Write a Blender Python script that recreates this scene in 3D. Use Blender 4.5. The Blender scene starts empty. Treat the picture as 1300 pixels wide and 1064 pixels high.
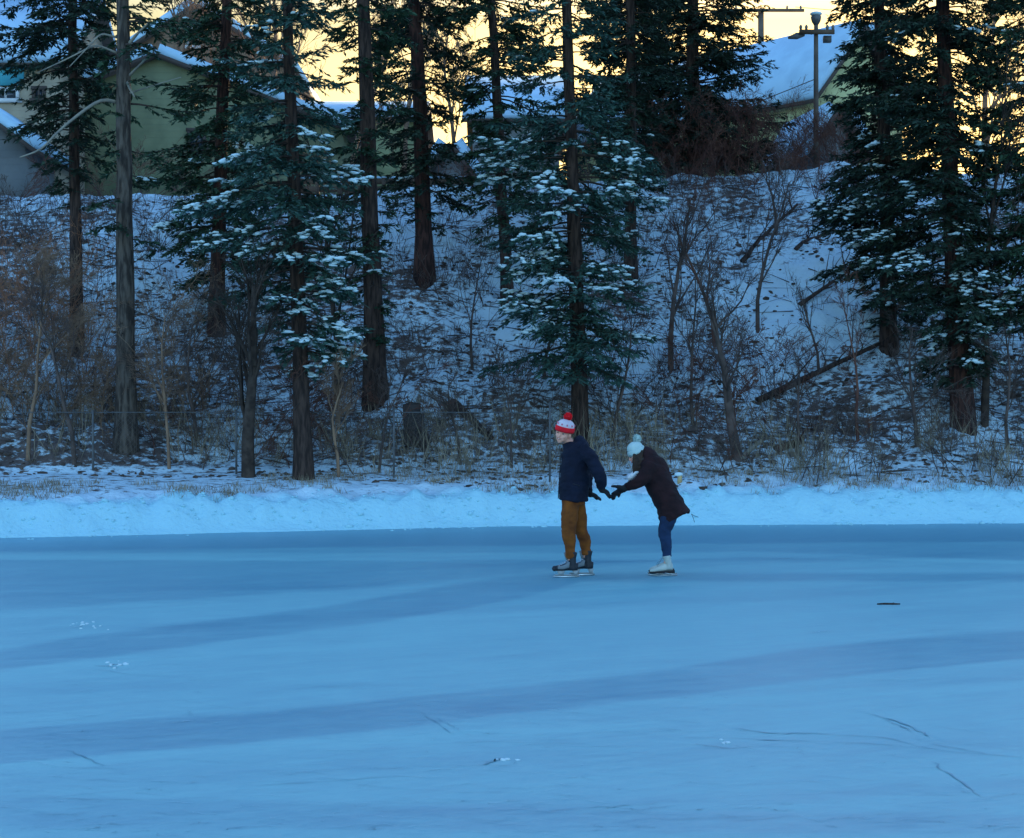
import bpy, math, random
import numpy as np
from mathutils import Vector, Matrix
sc = bpy.context.scene
COL = sc.collection
R = math.radians
# ---------------------------------------------------------------- camera maths
CAM_H = 1.8
FPX = 2220.0           # focal length in photo pixels (photo 1300 px wide)
def at(px, py, Y):
    """point at distance Y seen at photo pixel px,py"""
    return np.array([(px-650.0)/FPX*Y, Y, CAM_H+(532.0-py)/FPX*Y])
# ---------------------------------------------------------------- noise
def vnoise(x, y, seed=0):
    x = np.asarray(x, float); y = np.asarray(y, float)
    xi = np.floor(x).astype(np.int64); yi = np.floor(y).astype(np.int64)
    fx = x-xi; fy = y-yi
    fx = fx*fx*(3-2*fx); fy = fy*fy*(3-2*fy)
    def h(a, b):
        n = (a*374761393 + b*668265263 + seed*974634777) & 0xffffffff
        n = ((n ^ (n >> 13))*1274126177) & 0xffffffff
        n = n ^ (n >> 16)
        return (n & 0xffff)/65535.0
    a = h(xi, yi); b = h(xi+1, yi); c = h(xi, yi+1); d = h(xi+1, yi+1)
    return (a*(1-fx)+b*fx)*(1-fy)+(c*(1-fx)+d*fx)*fy
def fbm(x, y, seed=0, o=4):
    s = 0; a = .5; t = 0
    for i in range(o):
        s = s+a*vnoise(x*2**i, y*2**i, seed+i*17); t += a; a *= .5
    return s/t
def sstep(a, b, x):
    t = np.clip((np.asarray(x, float)-a)/(b-a), 0, 1); return t*t*(3-2*t)
# ---------------------------------------------------------------- mesh builder
class MB:
    def __init__(s): s.v = []; s.q = []; s.t = []; s.n = 0
    def add(s, V, Q=None, T=None):
        V = np.asarray(V, float).reshape(-1, 3)
        if Q is not None and len(Q): s.q.append(np.asarray(Q, np.int64).reshape(-1, 4)+s.n)
        if T is not None and len(T): s.t.append(np.asarray(T, np.int64).reshape(-1, 3)+s.n)
        s.v.append(V); s.n += len(V); return s
    def mesh(s, name):
        V = np.concatenate(s.v) if s.v else np.zeros((0, 3))
        Q = np.concatenate(s.q) if s.q else np.zeros((0, 4), np.int64)
        T = np.concatenate(s.t) if s.t else np.zeros((0, 3), np.int64)
        me = bpy.data.meshes.new(name)
        me.vertices.add(len(V)); me.vertices.foreach_set('co', V.astype(np.float32).ravel())
        loops = np.concatenate([Q.ravel(), T.ravel()]).astype(np.int32)
        me.loops.add(len(loops)); me.loops.foreach_set('vertex_index', loops)
        me.polygons.add(len(Q)+len(T))
        st = np.concatenate([np.arange(len(Q))*4, len(Q)*4+np.arange(len(T))*3]).astype(np.int32)
        me.polygons.foreach_set('loop_start', st)
        me.update(calc_edges=True); me.validate()
        return me
    def build(s, name, mat, parent=None, smooth=False):
        me = s.mesh(name)
        if mat: me.materials.append(mat)
        if smooth: me.polygons.foreach_set('use_smooth', np.ones(len(me.polygons), bool))
        o = bpy.data.objects.new(name, me); COL.objects.link(o)
        if parent is not None:
            o.parent = parent
            o.matrix_parent_inverse = Matrix.Identity(4)
        return o
def empty(name, loc, label, cat, group=None, rz=0):
    o = bpy.data.objects.new(name, None); COL.objects.link(o); o.location = [float(c) for c in loc]; o.rotation_euler.z = rz
    o.empty_display_size = .2
    tag(o, label, cat, group); return o
def tag(o, label=None, cat=None, group=None, kind=None):
    if label: o['label'] = label
    if cat: o['category'] = cat
    if group: o['group'] = group
    if kind: o['kind'] = kind
    return o
def copy_tree(o, parent=None):
    c = o.copy(); COL.objects.link(c); c.parent = parent
    for ch in list(o.children): copy_tree(ch, c)
    return c
def box(mb, c, s, rz=0, M=None):
    c = np.asarray(c, float); s = np.asarray(s, float)/2
    V = np.array([[x, y, z] for x in (-1, 1) for y in (-1, 1) for z in (-1, 1)], float)*s
    if rz: 
        ca, sa = math.cos(rz), math.sin(rz)
        V = V @ np.array([[ca, sa, 0], [-sa, ca, 0], [0, 0, 1]])
    if M is not None: V = V @ M.T
    mb.add(V+c, [[0, 1, 3, 2], [4, 6, 7, 5], [0, 4, 5, 1], [2, 3, 7, 6], [0, 2, 6, 4], [1, 5, 7, 3]])
def unit(v):
    v = np.asarray(v, float); return v/np.maximum(np.linalg.norm(v, axis=-1, keepdims=True), 1e-9)
def tube(mb, path, radii, sides=12, up=(0.13, 0.31, 0.94), caps=True, wob=0, rng=None):
    """tapering tube along a path; radii (n,) or (n,2) (first = along the 'side' axis, second = other axis)"""
    P = np.asarray(path, float); n = len(P); Rr = np.asarray(radii, float)
    if Rr.ndim == 1: Rr = np.stack([Rr, Rr], 1)
    T = np.gradient(P, axis=0); T = unit(T)
    U = np.asarray(up, float)
    V = []
    a = np.arange(sides)/sides*2*math.pi
    for i in range(n):
        s = unit(np.cross(U, T[i])); w = np.cross(T[i], s)
        r1 = np.full(sides, Rr[i, 0]); r2 = np.full(sides, Rr[i, 1])
        if wob: k = 1+wob*(rng.random(sides)-.5); r1 = r1*k; r2 = r2*k
        V.append(P[i]+(np.cos(a)*r1)[:, None]*s+(np.sin(a)*r2)[:, None]*w)
    V = np.concatenate(V)
    Q = []
    for i in range(n-1):
        for j in range(sides):
            k = (j+1) % sides
            Q.append([i*sides+j, i*sides+k, (i+1)*sides+k, (i+1)*sides+j])
    Tt = []
    if caps:
        V = np.concatenate([V, [P[0]], [P[-1]]]); b = n*sides
        for j in range(sides):
            k = (j+1) % sides
            Tt.append([b, k, j]); Tt.append([b+1, (n-1)*sides+j, (n-1)*sides+k])
    mb.add(V, Q, Tt)
def prisms(mb, P0, P1, r0, r1, sides=3):
    P0 = np.asarray(P0, float).reshape(-1, 3); P1 = np.asarray(P1, float).reshape(-1, 3)
    n = len(P0)
    if n == 0: return
    r0 = np.broadcast_to(r0, (n,)); r1 = np.broadcast_to(r1, (n,))
    T = unit(P1-P0)
    ref = np.where(np.abs(T[:, 2:3]) > .9, np.array([[1., 0, 0]]), np.array([[0., 0, 1.]]))
    S = unit(np.cross(ref, T)); W = np.cross(T, S)
    a = np.arange(sides)/sides*2*math.pi
    ring = np.cos(a)[None, :, None]*S[:, None, :]+np.sin(a)[None, :, None]*W[:, None, :]
    A = P0[:, None]+ring*r0[:, None, None]; B = P1[:, None]+ring*r1[:, None, None]
    V = np.concatenate([A, B], 1).reshape(-1, 3)
    base = (np.arange(n)*2*sides)[:, None]
    Q = []
    for j in range(sides):
        k = (j+1) % sides
        Q.append(np.concatenate([base+j, base+k, base+sides+k, base+sides+j], 1))
    mb.add(V, np.concatenate(Q))
def diamonds(mb, P, D, W, L, w):
    n = len(P)
    if n == 0: return
    L = np.broadcast_to(L, (n,))[:, None]; w = np.broadcast_to(w, (n,))[:, None]
    V = np.stack([P, P+D*L*.4+W*w, P+D*L, P+D*L*.4-W*w], 1).reshape(-1, 3)
    mb.add(V, np.arange(n*4).reshape(-1, 4))
_g = (1+5**.5)/2
ICOV = unit(np.array([[-1, _g, 0], [1, _g, 0], [-1, -_g, 0], [1, -_g, 0], [0, -1, _g], [0, 1, _g], [0, -1, -_g], [0, 1, -_g], [_g, 0, -1], [_g, 0, 1], [-_g, 0, -1], [-_g, 0, 1]]))
ICOF = np.array([[0, 11, 5], [0, 5, 1], [0, 1, 7], [0, 7, 10], [0, 10, 11], [1, 5, 9], [5, 11, 4], [11, 10, 2], [10, 7, 6], [7, 1, 8], [3, 9, 4], [3, 4, 2], [3, 2, 6], [3, 6, 8], [3, 8, 9], [4, 9, 5], [2, 4, 11], [6, 2, 10], [8, 6, 7], [9, 8, 1]])
def blobs(mb, P, S, rng, jit=.3, rot=None):
    n = len(P)
    if n == 0: return
    V = ICOV[None]*(1+jit*(rng.random((n, 12, 1))-.5))*np.asarray(S)[:, None, :]
    a = rng.random(n)*6.283 if rot is None else rot
    c, s = np.cos(a)[:, None], np.sin(a)[:, None]
    V = np.stack([V[..., 0]*c-V[..., 1]*s, V[..., 0]*s+V[..., 1]*c, V[..., 2]], -1)+P[:, None]
    mb.add(V.reshape(-1, 3), None, (ICOF[None]+(np.arange(n)*12)[:, None, None]).reshape(-1, 3))
def ellipsoid(mb, c, r, M=None, nu=16, nv=10):
    V = []; Q = []; T = []
    for i in range(1, nv):
        t = math.pi*i/nv
        for j in range(nu):
            p = 2*math.pi*j/nu
            V.append([math.sin(t)*math.cos(p), math.sin(t)*math.sin(p), math.cos(t)])
    V += [[0, 0, 1], [0, 0, -1]]
    V = np.array(V)*np.asarray(r, float)
    if M is not None: V = V @ np.asarray(M).T
    for i in range(nv-2):
        for j in range(nu):
            k = (j+1) % nu; Q.append([i*nu+j, (i+1)*nu+j, (i+1)*nu+k, i*nu+k])
    b = (nv-1)*nu
    for j in range(nu):
        k = (j+1) % nu; T.append([b, j, k]); T.append([b+1, (nv-2)*nu+k, (nv-2)*nu+j])
    mb.add(V+np.asarray(c, float), Q, T)
# ---------------------------------------------------------------- materials
def mat(name, color, rough=.8, metal=0, color2=None, nscale=8, ndetail=4, lo=.4, hi=.6, bump=0, bscale=30, stretch=(1, 1, 1), spec=.3, trans=0, rnd=None):
    m = bpy.data.materials.new(name); m.use_nodes = True
    nt = m.node_tree; N = nt.nodes; L = nt.links
    b = N['Principled BSDF']; b.inputs['Roughness'].default_value = rough; b.inputs['Metallic'].default_value = metal
    b.inputs['Specular IOR Level'].default_value = spec
    b.inputs['Base Color'].default_value = (*color, 1)
    tc = N.new('ShaderNodeTexCoord'); mp = N.new('ShaderNodeMapping'); mp.inputs['Scale'].default_value = stretch
    L.new(tc.outputs['Object'], mp.inputs['Vector'])
    if color2 is not None:
        n = N.new('ShaderNodeTexNoise'); n.inputs['Scale'].default_value = nscale; n.inputs['Detail'].default_value = ndetail
        L.new(mp.outputs[0], n.inputs['Vector'])
        r = N.new('ShaderNodeMapRange'); r.inputs[1].default_value = lo; r.inputs[2].default_value = hi
        L.new(n.outputs['Fac'], r.inputs[0])
        x = N.new('ShaderNodeMix'); x.data_type = 'RGBA'; x.inputs[6].default_value = (*color, 1); x.inputs[7].default_value = (*color2, 1)
        L.new(r.outputs[0], x.inputs[0]); L.new(x.outputs[2], b.inputs['Base Color'])
    if bump:
        n = N.new('ShaderNodeTexNoise'); n.inputs['Scale'].default_value = bscale; n.inputs['Detail'].default_value = 5
        L.new(mp.outputs[0], n.inputs['Vector'])
        bp = N.new('ShaderNodeBump'); bp.inputs['Strength'].default_value = 1; bp.inputs['Distance'].default_value = bump
        L.new(n.outputs['Fac'], bp.inputs['Height']); L.new(bp.outputs[0], b.inputs['Normal'])
    return m
# ================================================================ WORLD, LIGHT
SUN_EL, SUN_AZ = 5.0, 8.0     # degrees; azimuth from +Y towards +X
w = bpy.data.worlds.new('World'); sc.world = w; w.use_nodes = True
nt = w.node_tree; N = nt.nodes; L = nt.links
bg = N['Background']; bg.inputs['Strength'].default_value = 0.15
sky = N.new('ShaderNodeTexSky'); sky.sky_type = 'NISHITA'; sky.sun_disc = False
sky.sun_elevation = R(SUN_EL); sky.sun_rotation = R(SUN_AZ)
sky.altitude = 50; sky.air_density = 1.0; sky.dust_density = 1.0; sky.ozone_density = 2.0
# the phone's cold white balance: the dome above the low warm band is tinted blue
tc = N.new('ShaderNodeTexCoord'); sp = N.new('ShaderNodeSeparateXYZ'); L.new(tc.outputs['Generated'], sp.inputs[0])
# warm = low elevation and towards +Y
mr = N.new('ShaderNodeMapRange'); mr.inputs[1].default_value = .22; mr.inputs[2].default_value = .45; L.new(sp.outputs['Z'], mr.inputs[0])
my = N.new('ShaderNodeMapRange'); my.inputs[1].default_value = .75; my.inputs[2].default_value = .35; L.new(sp.outputs['Y'], my.inputs[0])
mx = N.new('ShaderNodeMath'); mx.operation = 'MAXIMUM'; L.new(mr.outputs[0], mx.inputs[0]); L.new(my.outputs[0], mx.inputs[1])
tint = N.new('ShaderNodeMix'); tint.data_type = 'RGBA'
tint.inputs[6].default_value = (.50, .44, .27, 1); tint.inputs[7].default_value = (1.42, 1.74, 2.2, 1)
L.new(mx.outputs[0], tint.inputs[0])
mu = N.new('ShaderNodeMix'); mu.data_type = 'RGBA'; mu.blend_type = 'MULTIPLY'; mu.inputs[0].default_value = 1
L.new(sky.outputs[0], mu.inputs[6]); L.new(tint.outputs[2], mu.inputs[7]); L.new(mu.outputs[2], bg.inputs['Color'])
sl = bpy.data.lights.new('sun', 'SUN'); sl.energy = 2.5; sl.angle = R(.5); sl.color = (1, .74, .42)
so = bpy.data.objects.new('sun', sl); COL.objects.link(so)
d = Vector((math.sin(R(SUN_AZ))*math.cos(R(SUN_EL)), math.cos(R(SUN_AZ))*math.cos(R(SUN_EL)), math.sin(R(SUN_EL))))
so.rotation_euler = d.to_track_quat('Z', 'Y').to_euler(); so.location = (0, 60, 30)
cam = bpy.data.cameras.new('camera'); co = bpy.data.objects.new('camera', cam); COL.objects.link(co)
co.location = (0, 0, CAM_H); co.rotation_euler = (R(90), 0, 0)
cam.sensor_width = 36; cam.lens = FPX/1300*36; cam.clip_end = 2000; cam.clip_start = .1
sc.camera = co
sc.view_settings.view_transform = 'Standard'; sc.view_settings.look = 'None'; sc.view_settings.gamma = 1
sc.view_settings.exposure = 1.55
sc.cycles.max_bounces = 5; sc.cycles.diffuse_bounces = 3; sc.cycles.glossy_bounces = 2
# ================================================================ MATERIALS
SNOW = (.62, .76, .78)
M = {}
M['snowpuff'] = mat('snow_on_branches', SNOW, .7, bump=.01, bscale=60)
M['roofsnow'] = mat('roof_snow', (.46, .66, .78), .7, color2=(.40, .58, .70), nscale=1.3, bump=.02, bscale=5)
M['bark'] = mat('bark', (.026, .016, .013), .95, color2=(.075, .045, .034), nscale=9, stretch=(2.2, 2.2, .35), bump=.03, bscale=14)
M['barkred'] = mat('reddish_bark', (.026, .013, .011), .95, color2=(.08, .034, .025), nscale=9, stretch=(2.2, 2.2, .4), bump=.03, bscale=14)
M['barkpale'] = mat('grey_bark', (.04, .03, .024), .95, color2=(.12, .092, .072), nscale=8, stretch=(2, 2, .4), bump=.03, bscale=12)
M['limb'] = mat('limb_bark', (.035, .024, .019), .95, color2=(.075, .052, .04), nscale=6)
M['palelimb'] = mat('pale_dead_limb', (.30, .26, .20), .9, color2=(.20, .18, .15), nscale=6)
M['needleA'] = mat('spruce_needles', (.018, .046, .026), .75, color2=(.05, .10, .05), nscale=2.2, lo=.38, hi=.64, spec=.25)
M['needleB'] = mat('dark_spruce_needles', (.018, .038, .026), .8, color2=(.038, .066, .04), nscale=2, lo=.38, hi=.64, spec=.2)
M['needleC'] = mat('bluish_spruce_needles', (.03, .075, .06), .75, color2=(.06, .13, .095), nscale=2.4, lo=.38, hi=.64, spec=.25)
M['twig'] = mat('grey_twigs', (.065, .045, .037), .9, color2=(.13, .09, .075), nscale=3)
M['twigred'] = mat('reddish_twigs', (.10, .04, .03), .9, color2=(.17, .075, .05), nscale=2)
M['twigtan'] = mat('tan_twigs', (.30, .18, .11), .9, color2=(.17, .10, .065), nscale=2)
M['reed'] = mat('dead_grass', (.30, .24, .16), .9, color2=(.19, .15, .10), nscale=2)
M['litter'] = mat('leaf_litter', (.045, .032, .026), .95, color2=(.11, .08, .064), nscale=3)
M['twigrust'] = mat('rusty_twigs', (.42, .18, .09), .9, color2=(.24, .11, .06), nscale=2)
M['wire'] = mat('galvanised_wire', (.12, .12, .12), .6, metal=.4)
M['post'] = mat('galvanised_post', (.13, .13, .13), .6, metal=.3, color2=(.09, .09, .09), nscale=9)
M['darkboard'] = mat('dark_weathered_board', (.035, .03, .028), .9, color2=(.07, .055, .05), nscale=4, stretch=(1, 1, 5))
# ================================================================ TERRAIN
def yb(x):
    x = np.asarray(x, float)
    b = np.interp(x, [-60, -20, -7.76, 0, 8.9, 25, 70], [14, 22, 26.4, 29.3, 30.2, 30.5, 24])
    return b + .12*(vnoise(x*.9, x*0, 3)-.5)+.06*(vnoise(x*4, x*0, 5)-.5)
def terrain(x, y, fine=True):
    x = np.asarray(x, float); y = np.asarray(y, float)
    u = y-yb(x)
    base = np.interp(x, [-60, -9, 0, 9, 60], [27, 30.6, 31.7, 32.3, 32])
    crest = 43+0*x
    zc = np.interp(x, [-40, -9, -2, 4, 9, 40], [7.0, 7.25, 7.45, 7.75, 7.9, 8])
    flat = .49+.36*np.clip((u-.5)/np.maximum(base-yb(x)-.5, .3), 0, 1)
    bank = flat*sstep(-.02, .62, u)
    s = np.clip((y-base)/(crest-base), 0, 1)
    f = s*(1-.0)+.035*np.sin(s*math.pi*2)*-1
    z = bank+(zc-.85)*np.where(s < 1, f, 1)
    z = z+np.maximum(y-crest, 0)*.012
    if fine:
        on = sstep(0, .35, u)
        lump = (fbm(x*2.6, y*2.6, 11, 4)-.5)*.26*sstep(.2, .9, u)*(1-sstep(1.2, 2.5, u))
        face = (fbm(x*5, y*5, 12, 4)-.5)*.24*on*(1-sstep(.8, 1.6, u))
        hs = sstep(.0, .08, s)*(1-.75*sstep(.97, 1.1, (y-base)/(crest-base)))
        hill = ((fbm(x*.5, y*.5, 13, 3)-.5)*.9+(fbm(x*2.2, y*3.0, 14, 4)-.5)*.34+(fbm(x*6, y*9, 15, 3)-.5)*.12)*hs
        z = z+lump+face+hill
    return np.where(u < -.02, -.12, np.maximum(z, -.02))
def hit(px, py):
    """ground point seen at photo pixel"""
    Ys = np.arange(25, 47, .04); xx = (px-650.0)/FPX*Ys; zz = CAM_H+(532.0-py)/FPX*Ys
    g = np.nonzero(zz <= terrain(xx, Ys))[0]
    return at(px, py, Ys[g[0]] if len(g) else 44.5)
def ground(x, y): return float(terrain(x, y))
xs = np.concatenate([np.arange(-300, -60, 30), np.arange(-60, -15, 1.0), np.arange(-15, 15, .075), np.arange(15, 60, 1.0), np.arange(60, 301, 30)])
ys = np.concatenate([np.arange(12, 24.5, .8), np.arange(24.5, 45, .075), np.arange(45, 70, 1.5), np.arange(70, 500, 30)])
X, Y = np.meshgrid(xs, ys)
Z = terrain(X, Y)
mb = MB()
nx, ny = len(xs), len(ys)
I = np.arange(nx*ny).reshape(ny, nx)
mb.add(np.stack([X, Y, Z], -1).reshape(-1, 3), np.stack([I[:-1, :-1], I[:-1, 1:], I[1:, 1:], I[1:, :-1]], -1).reshape(-1, 4))
# snow material of bank and slope: litter plus painted shade between snow clumps, from a vertex attribute
m = bpy.data.materials.new('snowy_slope'); m.use_nodes = True
nt = m.node_tree; N = nt.nodes; L = nt.links; b = N['Principled BSDF']; b.inputs['Roughness'].default_value = .75; b.inputs['Specular IOR Level'].default_value = .2
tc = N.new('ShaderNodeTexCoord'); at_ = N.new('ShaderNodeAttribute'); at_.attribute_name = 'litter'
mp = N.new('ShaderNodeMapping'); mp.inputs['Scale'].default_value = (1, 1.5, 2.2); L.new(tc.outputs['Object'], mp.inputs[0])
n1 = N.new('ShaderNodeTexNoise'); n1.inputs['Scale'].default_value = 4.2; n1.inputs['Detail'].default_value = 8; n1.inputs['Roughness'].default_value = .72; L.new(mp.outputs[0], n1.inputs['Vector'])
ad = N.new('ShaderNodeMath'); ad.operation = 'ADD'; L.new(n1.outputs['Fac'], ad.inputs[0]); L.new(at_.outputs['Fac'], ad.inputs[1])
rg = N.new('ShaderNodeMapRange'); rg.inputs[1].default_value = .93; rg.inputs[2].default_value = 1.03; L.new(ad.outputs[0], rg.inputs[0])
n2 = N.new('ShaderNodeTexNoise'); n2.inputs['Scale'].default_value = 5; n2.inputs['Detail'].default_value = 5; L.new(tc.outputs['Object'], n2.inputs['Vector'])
dk = N.new('ShaderNodeMix'); dk.data_type = 'RGBA'; dk.inputs[6].default_value = (.04, .028, .023, 1); dk.inputs[7].default_value = (.19, .14, .12, 1); L.new(n2.outputs['Fac'], dk.inputs[0])  # dark tones for litter and for the shade painted between clumps
fr = N.new('ShaderNodeAttribute'); fr.attribute_name = 'blue_cast'
sc_ = N.new('ShaderNodeMix'); sc_.data_type = 'RGBA'; sc_.inputs[6].default_value = (.57, .72, .78, 1); sc_.inputs[7].default_value = (.40, .70, .76, 1); L.new(fr.outputs['Fac'], sc_.inputs[0])  # bank snow bluer than slope: skylight's blue cast put into its base colour
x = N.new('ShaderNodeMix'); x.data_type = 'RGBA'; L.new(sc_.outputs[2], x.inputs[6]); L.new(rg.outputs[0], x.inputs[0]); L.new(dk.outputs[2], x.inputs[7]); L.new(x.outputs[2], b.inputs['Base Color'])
n3 = N.new('ShaderNodeTexNoise'); n3.inputs['Scale'].default_value = 14; n3.inputs['Detail'].default_value = 6; L.new(tc.outputs['Object'], n3.inputs['Vector'])
bp = N.new('ShaderNodeBump'); bp.inputs['Strength'].default_value = 1; bp.inputs['Distance'].default_value = .03; L.new(n3.outputs['Fac'], bp.inputs['Height']); L.new(bp.outputs[0], b.inputs['Normal'])
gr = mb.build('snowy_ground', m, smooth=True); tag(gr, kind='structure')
def litter_shade_at(X, Y):
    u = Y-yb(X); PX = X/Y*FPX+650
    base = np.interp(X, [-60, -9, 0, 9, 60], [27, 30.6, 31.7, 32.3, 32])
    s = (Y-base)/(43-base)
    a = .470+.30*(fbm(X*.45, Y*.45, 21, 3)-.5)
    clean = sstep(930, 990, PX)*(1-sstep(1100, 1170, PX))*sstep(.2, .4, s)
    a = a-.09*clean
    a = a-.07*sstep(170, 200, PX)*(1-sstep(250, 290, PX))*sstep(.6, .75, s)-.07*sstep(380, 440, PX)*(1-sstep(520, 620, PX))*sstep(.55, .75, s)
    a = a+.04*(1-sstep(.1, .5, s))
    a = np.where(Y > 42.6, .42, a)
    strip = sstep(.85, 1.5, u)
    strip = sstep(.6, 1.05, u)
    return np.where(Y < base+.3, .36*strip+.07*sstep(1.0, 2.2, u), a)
A = litter_shade_at(X, Y)
at2 = gr.data.attributes.new('litter', 'FLOAT', 'POINT'); at2.data.foreach_set('value', A.astype(np.float32).ravel())  # amount of litter and painted clump shade together
at3 = gr.data.attributes.new('blue_cast', 'FLOAT', 'POINT'); at3.data.foreach_set('value', (1-sstep(.6, 1.2, Y-yb(X)+.4*(fbm(X, Y, 61)-.5))).astype(np.float32).ravel())
rngc = np.random.default_rng(91)
n = 2400; x = rngc.uniform(-12, 12, n); u_ = np.abs(rngc.normal(.45, .35, n)); u_ = np.where(rngc.random(n) < .12, -rngc.random(n)**2*.5, u_); s = rngc.uniform(.008, .03, n)*np.where(rngc.random(n) < .06, 1.9, 1)
y = yb(x)+u_; keep = vnoise(x*1.6, u_*2, 92) > rngc.uniform(.2, .7, n); x, y, s = x[keep], y[keep], s[keep]; n = len(x)
M['chunk'] = mat('bank_snow', (.40, .70, .76), .75, bump=.01, bscale=60)
mb = MB(); blobs(mb, np.stack([x, y, np.maximum(terrain(x, y), 0)+s*.05], 1), np.stack([s*rngc.uniform(.8, 1.5, n), s, s*rngc.uniform(.5, .9, n)], 1), rngc, .5)
o = mb.build('snow_chunks', M['chunk'], smooth=True); tag(o, 'loose chunks of shovelled snow on the bank', 'snow', kind='stuff')
# ================================================================ ICE
ys2 = np.concatenate([np.arange(-120, 4, 8), np.arange(4, 31.5, .07), [33, 40]])
xs2 = np.concatenate([np.arange(-200, -12, 8), np.arange(-12, 12, .09), np.arange(12, 201, 8)])
X, Y = np.meshgrid(xs2, ys2)
YY = np.maximum(Y, 3)
PX = X/YY*FPX+650; PY = 532+CAM_H*FPX/YY
def band(top, bot, soft=5):
    t = np.interp(PX, *zip(*top)); bb = np.interp(PX, *zip(*bot))
    return sstep(-soft*.6, soft*.6, PY-t)*sstep(-soft*.5, soft*.5, bb-PY)
clear = .44*band([(-400, 880), (0, 826), (100, 808), (250, 790), (400, 772), (520, 752), (600, 738), (660, 730), (740, 728)], [(-400, 905), (0, 852), (150, 832), (300, 812), (480, 790), (600, 771), (680, 755), (740, 738)], 5)
clear = np.maximum(clear, .50*band([(-400, 970), (0, 926), (300, 906), (500, 887), (650, 872), (850, 850), (1000, 826), (1150, 811), (1300, 801), (1700, 770)], [(-400, 1010), (0, 970), (300, 944), (500, 925), (650, 906), (850, 885), (1000, 866), (1150, 851), (1300, 836), (1700, 800)], 5))
clear = np.maximum(clear, .36*(1-sstep(0, 8, PY-np.interp(PX, [0, 250, 450, 650, 850, 1300], [772, 757, 744, 726, 706, 708]))))
clear = np.maximum(clear, .85*(1-sstep(-1, 5, PY-np.interp(PX, [0, 650, 1300], [699, 691, 686]))))
clear = np.maximum(clear, .35*band([(0, 1010), (650, 1025), (1300, 1035)], [(0, 1050), (650, 1055), (1300, 1060)], 8))
for (y0, y1, wd_, am, x0, x1) in [(905, 850, 9, .22, 500, 1500), (880, 868, 5, .15, -200, 700), (1000, 930, 14, .22, -200, 1500), (800, 742, 5, .2, 100, 1300), (760, 735, 3, .2, -100, 600), (860, 800, 7, -.2, -100, 700), (900, 860, 6, -.25, 600, 1500), (975, 915, 6, -.25, -100, 900), (720, 700, 3, .25, 500, 1400), (705, 716, 2, -.25, -100, 800), (1040, 990, 8, .2, 300, 1500)]:
    t_ = np.interp(PX, [x0, x1], [y0, y1])+4*(fbm(X*.8, Y*.8, int(y0), 3)-.5)*2
    clear = clear+am*np.exp(-((PY-t_)/wd_)**2)*sstep(x0, x0+150, PX)*(1-sstep(x1-250, x1, PX))
clear = clear-.35*band([(840, 702), (950, 700), (1300, 712)], [(840, 711), (950, 707), (1300, 716)], 2)
mb = MB(); nx, ny = len(xs2), len(ys2); I = np.arange(nx*ny).reshape(ny, nx)
mb.add(np.stack([X, Y, X*0], -1).reshape(-1, 3), np.stack([I[:-1, :-1], I[:-1, 1:], I[1:, 1:], I[1:, :-1]], -1).reshape(-1, 4))
m = bpy.data.materials.new('skated_ice'); m.use_nodes = True
nt = m.node_tree; N = nt.nodes; L = nt.links; b = N['Principled BSDF']
at_ = N.new('ShaderNodeAttribute'); at_.attribute_name = 'clear'; tc = N.new('ShaderNodeTexCoord')
def noise(scale, det, st=(1, 1, 1), rough=.5, rot=0):
    mp = N.new('ShaderNodeMapping'); mp.inputs['Scale'].default_value = st; mp.inputs['Rotation'].default_value = (0, 0, rot); L.new(tc.outputs['Object'], mp.inputs[0])
    n = N.new('ShaderNodeTexNoise'); n.inputs['Scale'].default_value = scale; n.inputs['Detail'].default_value = det; n.inputs['Roughness'].default_value = rough; L.new(mp.outputs[0], n.inputs['Vector']); return n.outputs['Fac']
def math_(op, a, bb):
    q = N.new('ShaderNodeMath'); q.operation = op
    for i, v in enumerate((a, bb)):
        if isinstance(v, (int, float)): q.inputs[i].default_value = v
        else: L.new(v, q.inputs[i])
    return q.outputs[0]
e = math_('ADD', at_.outputs['Fac'], math_('MULTIPLY', math_('SUBTRACT', noise(1.3, 7, (.6, 1, 1), .65), .5), .35))
e = math_('ADD', e, math_('MULTIPLY', math_('SUBTRACT', noise(.35, 3, (.4, 1, 1)), .5), .5))
e = math_('ADD', e, math_('MULTIPLY', math_('SUBTRACT', noise(22, 4, (.25, 1, 1), .6, .2), .5), .22))
mr1 = N.new('ShaderNodeMapping'); mr1.inputs['Rotation'].default_value = (0, 0, -R(30)); L.new(tc.outputs['Object'], mr1.inputs[0])
mr2 = N.new('ShaderNodeMapping'); mr2.inputs['Scale'].default_value = (.09, 1, 1); L.new(mr1.outputs[0], mr2.inputs[0])
for sc1, am1 in ((2.2, .42), (9, .45), (32, .4)):
    nn = N.new('ShaderNodeTexNoise'); nn.inputs['Scale'].default_value = sc1; nn.inputs['Detail'].default_value = 4; L.new(mr2.outputs[0], nn.inputs['Vector'])
    e = math_('ADD', e, math_('MULTIPLY', math_('SUBTRACT', nn.outputs['Fac'], .5), am1))
e = math_('ADD', e, math_('MULTIPLY', math_('SUBTRACT', noise(3.2, 8, (1, 1, 1), .75), .5), .75))
e = math_('ADD', e, .20)
cl = N.new('ShaderNodeClamp'); L.new(e, cl.inputs[0])
x = N.new('ShaderNodeMix'); x.data_type = 'RGBA'; x.inputs[6].default_value = (.235, .515, .525, 1); x.inputs[7].default_value = (.11, .32, .41, 1)
L.new(cl.outputs[0], x.inputs[0]); L.new(x.outputs[2], b.inputs['Base Color'])
rr = N.new('ShaderNodeMapRange'); rr.inputs[3].default_value = .55; rr.inputs[4].default_value = .34; L.new(cl.outputs[0], rr.inputs[0]); L.new(rr.outputs[0], b.inputs['Roughness'])
b.inputs['Specular IOR Level'].default_value = .35
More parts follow.
